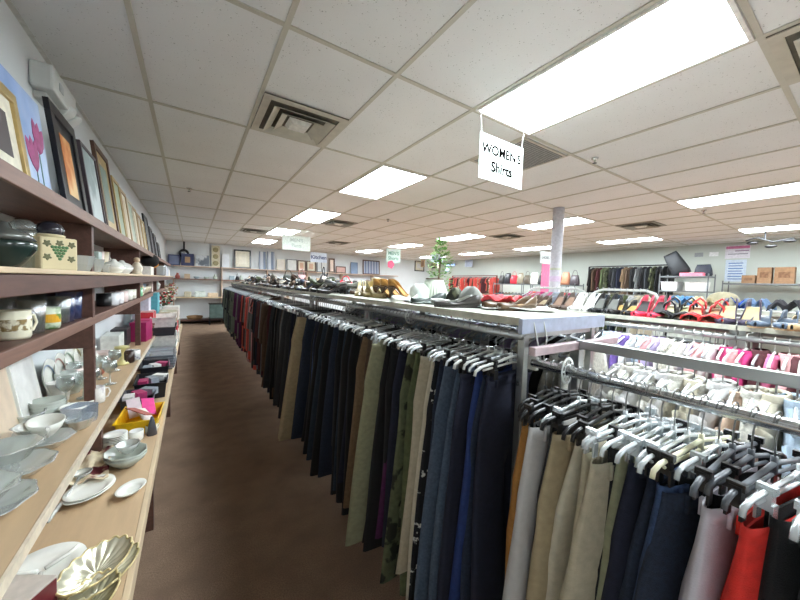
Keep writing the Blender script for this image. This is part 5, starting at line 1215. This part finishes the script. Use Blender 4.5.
for k in range(20):
    c, n_ = pal[R.randrange(len(pal))]
    shoe('flat', (9.38, 7.82 - .14 * k - (.09 if k > 7 else 0), 1.321), PI / 2, LE(c), INS, LE(c), '%s shoe on the shelf under the handbags, %s from left' % (n_, nth[k]), 'shoes under the handbags')
# red clothes wall at the right rear
t = thing('wall_rail', 'wall rail holding coral and red clothing in far corner', 'clothes rack', (10.15, 9.85, 0))
sm(MB().tube([(0, -1.3, 2.0), (0, 1.3, 2.0)], .015, 8)).obj('hanging_rail', mat((120, 60, 50), .5), t)
for s in (-1, 1): MB().box(-.02, .02, s * 1.28 - .02, s * 1.28 + .02, 0, 2.0).obj('post', mat((120, 60, 50), .5), t)
seq = []; y = 11.1
while y > 8.62: seq.append((y, R.choice(['coral', 'brown floral', 'maroon', 'coral'] if y > 9.8 else ['maroon', 'brown', 'coral', 'brown floral']), R.randrange(6), 'white', 1.0, 0, 0)); y -= .085
fill_rail(seq, 10.15, 2.0, 'far corner rail', 'dress', 'dresses on the far corner rail', 15, detail=0, nohang=True, endname='left end')

hr = MB()
for tr, x, y, z, rot in hanger_rest:
    c, s_ = math.cos(rot), math.sin(rot)
    src = HFAR if tr else SB_
    i = len(hr.v)
    for me_ in ((HFAR,) if tr else (SB_, SH_)):
        i = len(hr.v)
        hr.v += [(x + v.co.x * c - v.co.y * s_, y + v.co.x * s_ + v.co.y * c, z + v.co.z) for v in me_.vertices]
        hr.f += [tuple(i + q for q in p.vertices) for p in me_.polygons]
tag(hr.obj('hanger', mat((150, 156, 162), .4)), 'remaining pale plastic hangers on the far and hidden clothes rails', 'hangers', 'distant hangers', 'stuff')
# potted artificial plant behind the lampshade
px_ = Vector((3.1, 0, 0)); yy = ycol(440, 3.1, 1.8)
t = thing('potted_plant', 'tall green leafy artificial plant behind the white lampshade', 'plant', (3.1, yy, 0))
sm(MB().lathe([(.001, 0), (.14, 0), (.18, .3), (.16, .3), (.001, .28)], 18)).obj('pot', mat((110, 80, 60), .6), t)
sm(MB().tube([(0, 0, .25), (.02, 0, .9), (-.02, .02, 1.4), (0, 0, 1.95)], .015, 8)).obj('trunk', mat((90, 76, 56), .8), t)
m = MB(); R = random.Random(5)
for _ in range(420):
    a = R.uniform(0, 2 * PI); z = R.uniform(1.35, 2.22); rr = (.17 if z < 1.9 else .17 * (2.3 - z) / .4) * math.sqrt(R.random()); L_ = R.uniform(.05, .09)
    c = Vector((rr * math.cos(a), rr * math.sin(a), z)); d = Vector((math.cos(a), math.sin(a), R.uniform(-.6, .8))).normalized(); s_ = d.cross(Vector((0, 0, 1))).normalized() * L_ * .3; nn = d.cross(s_).normalized() * .008
    i = len(m.v); m.v += [tuple(c), tuple(c + d * L_ * .5 + s_ + nn), tuple(c + d * L_), tuple(c + d * L_ * .5 - s_ + nn)]; m.f += [(i, i + 1, i + 2, i + 3)]
m.obj('foliage', mat((92, 148, 76), .6, 0, .3, 20, col2=(160, 200, 130), c2s=12), t)
# white string loops hanging at the shelf corner
for k, (dy, l) in enumerate(((.0, 'white plastic cord hanging from the shelf corner'), (.06, 'second white plastic cord hanging beside the first'))):
    o = sm(MB().tube([(0, 0, 0), (.01, -.01, -.06), (.03 - .04 * k, -.015, -.13), (.02, 0, -.17)], .003, 6)).obj('plastic_cord', WHITEP, None, (1.02 + dy, .688, ZS - .01)); tag(o, l, 'cord')
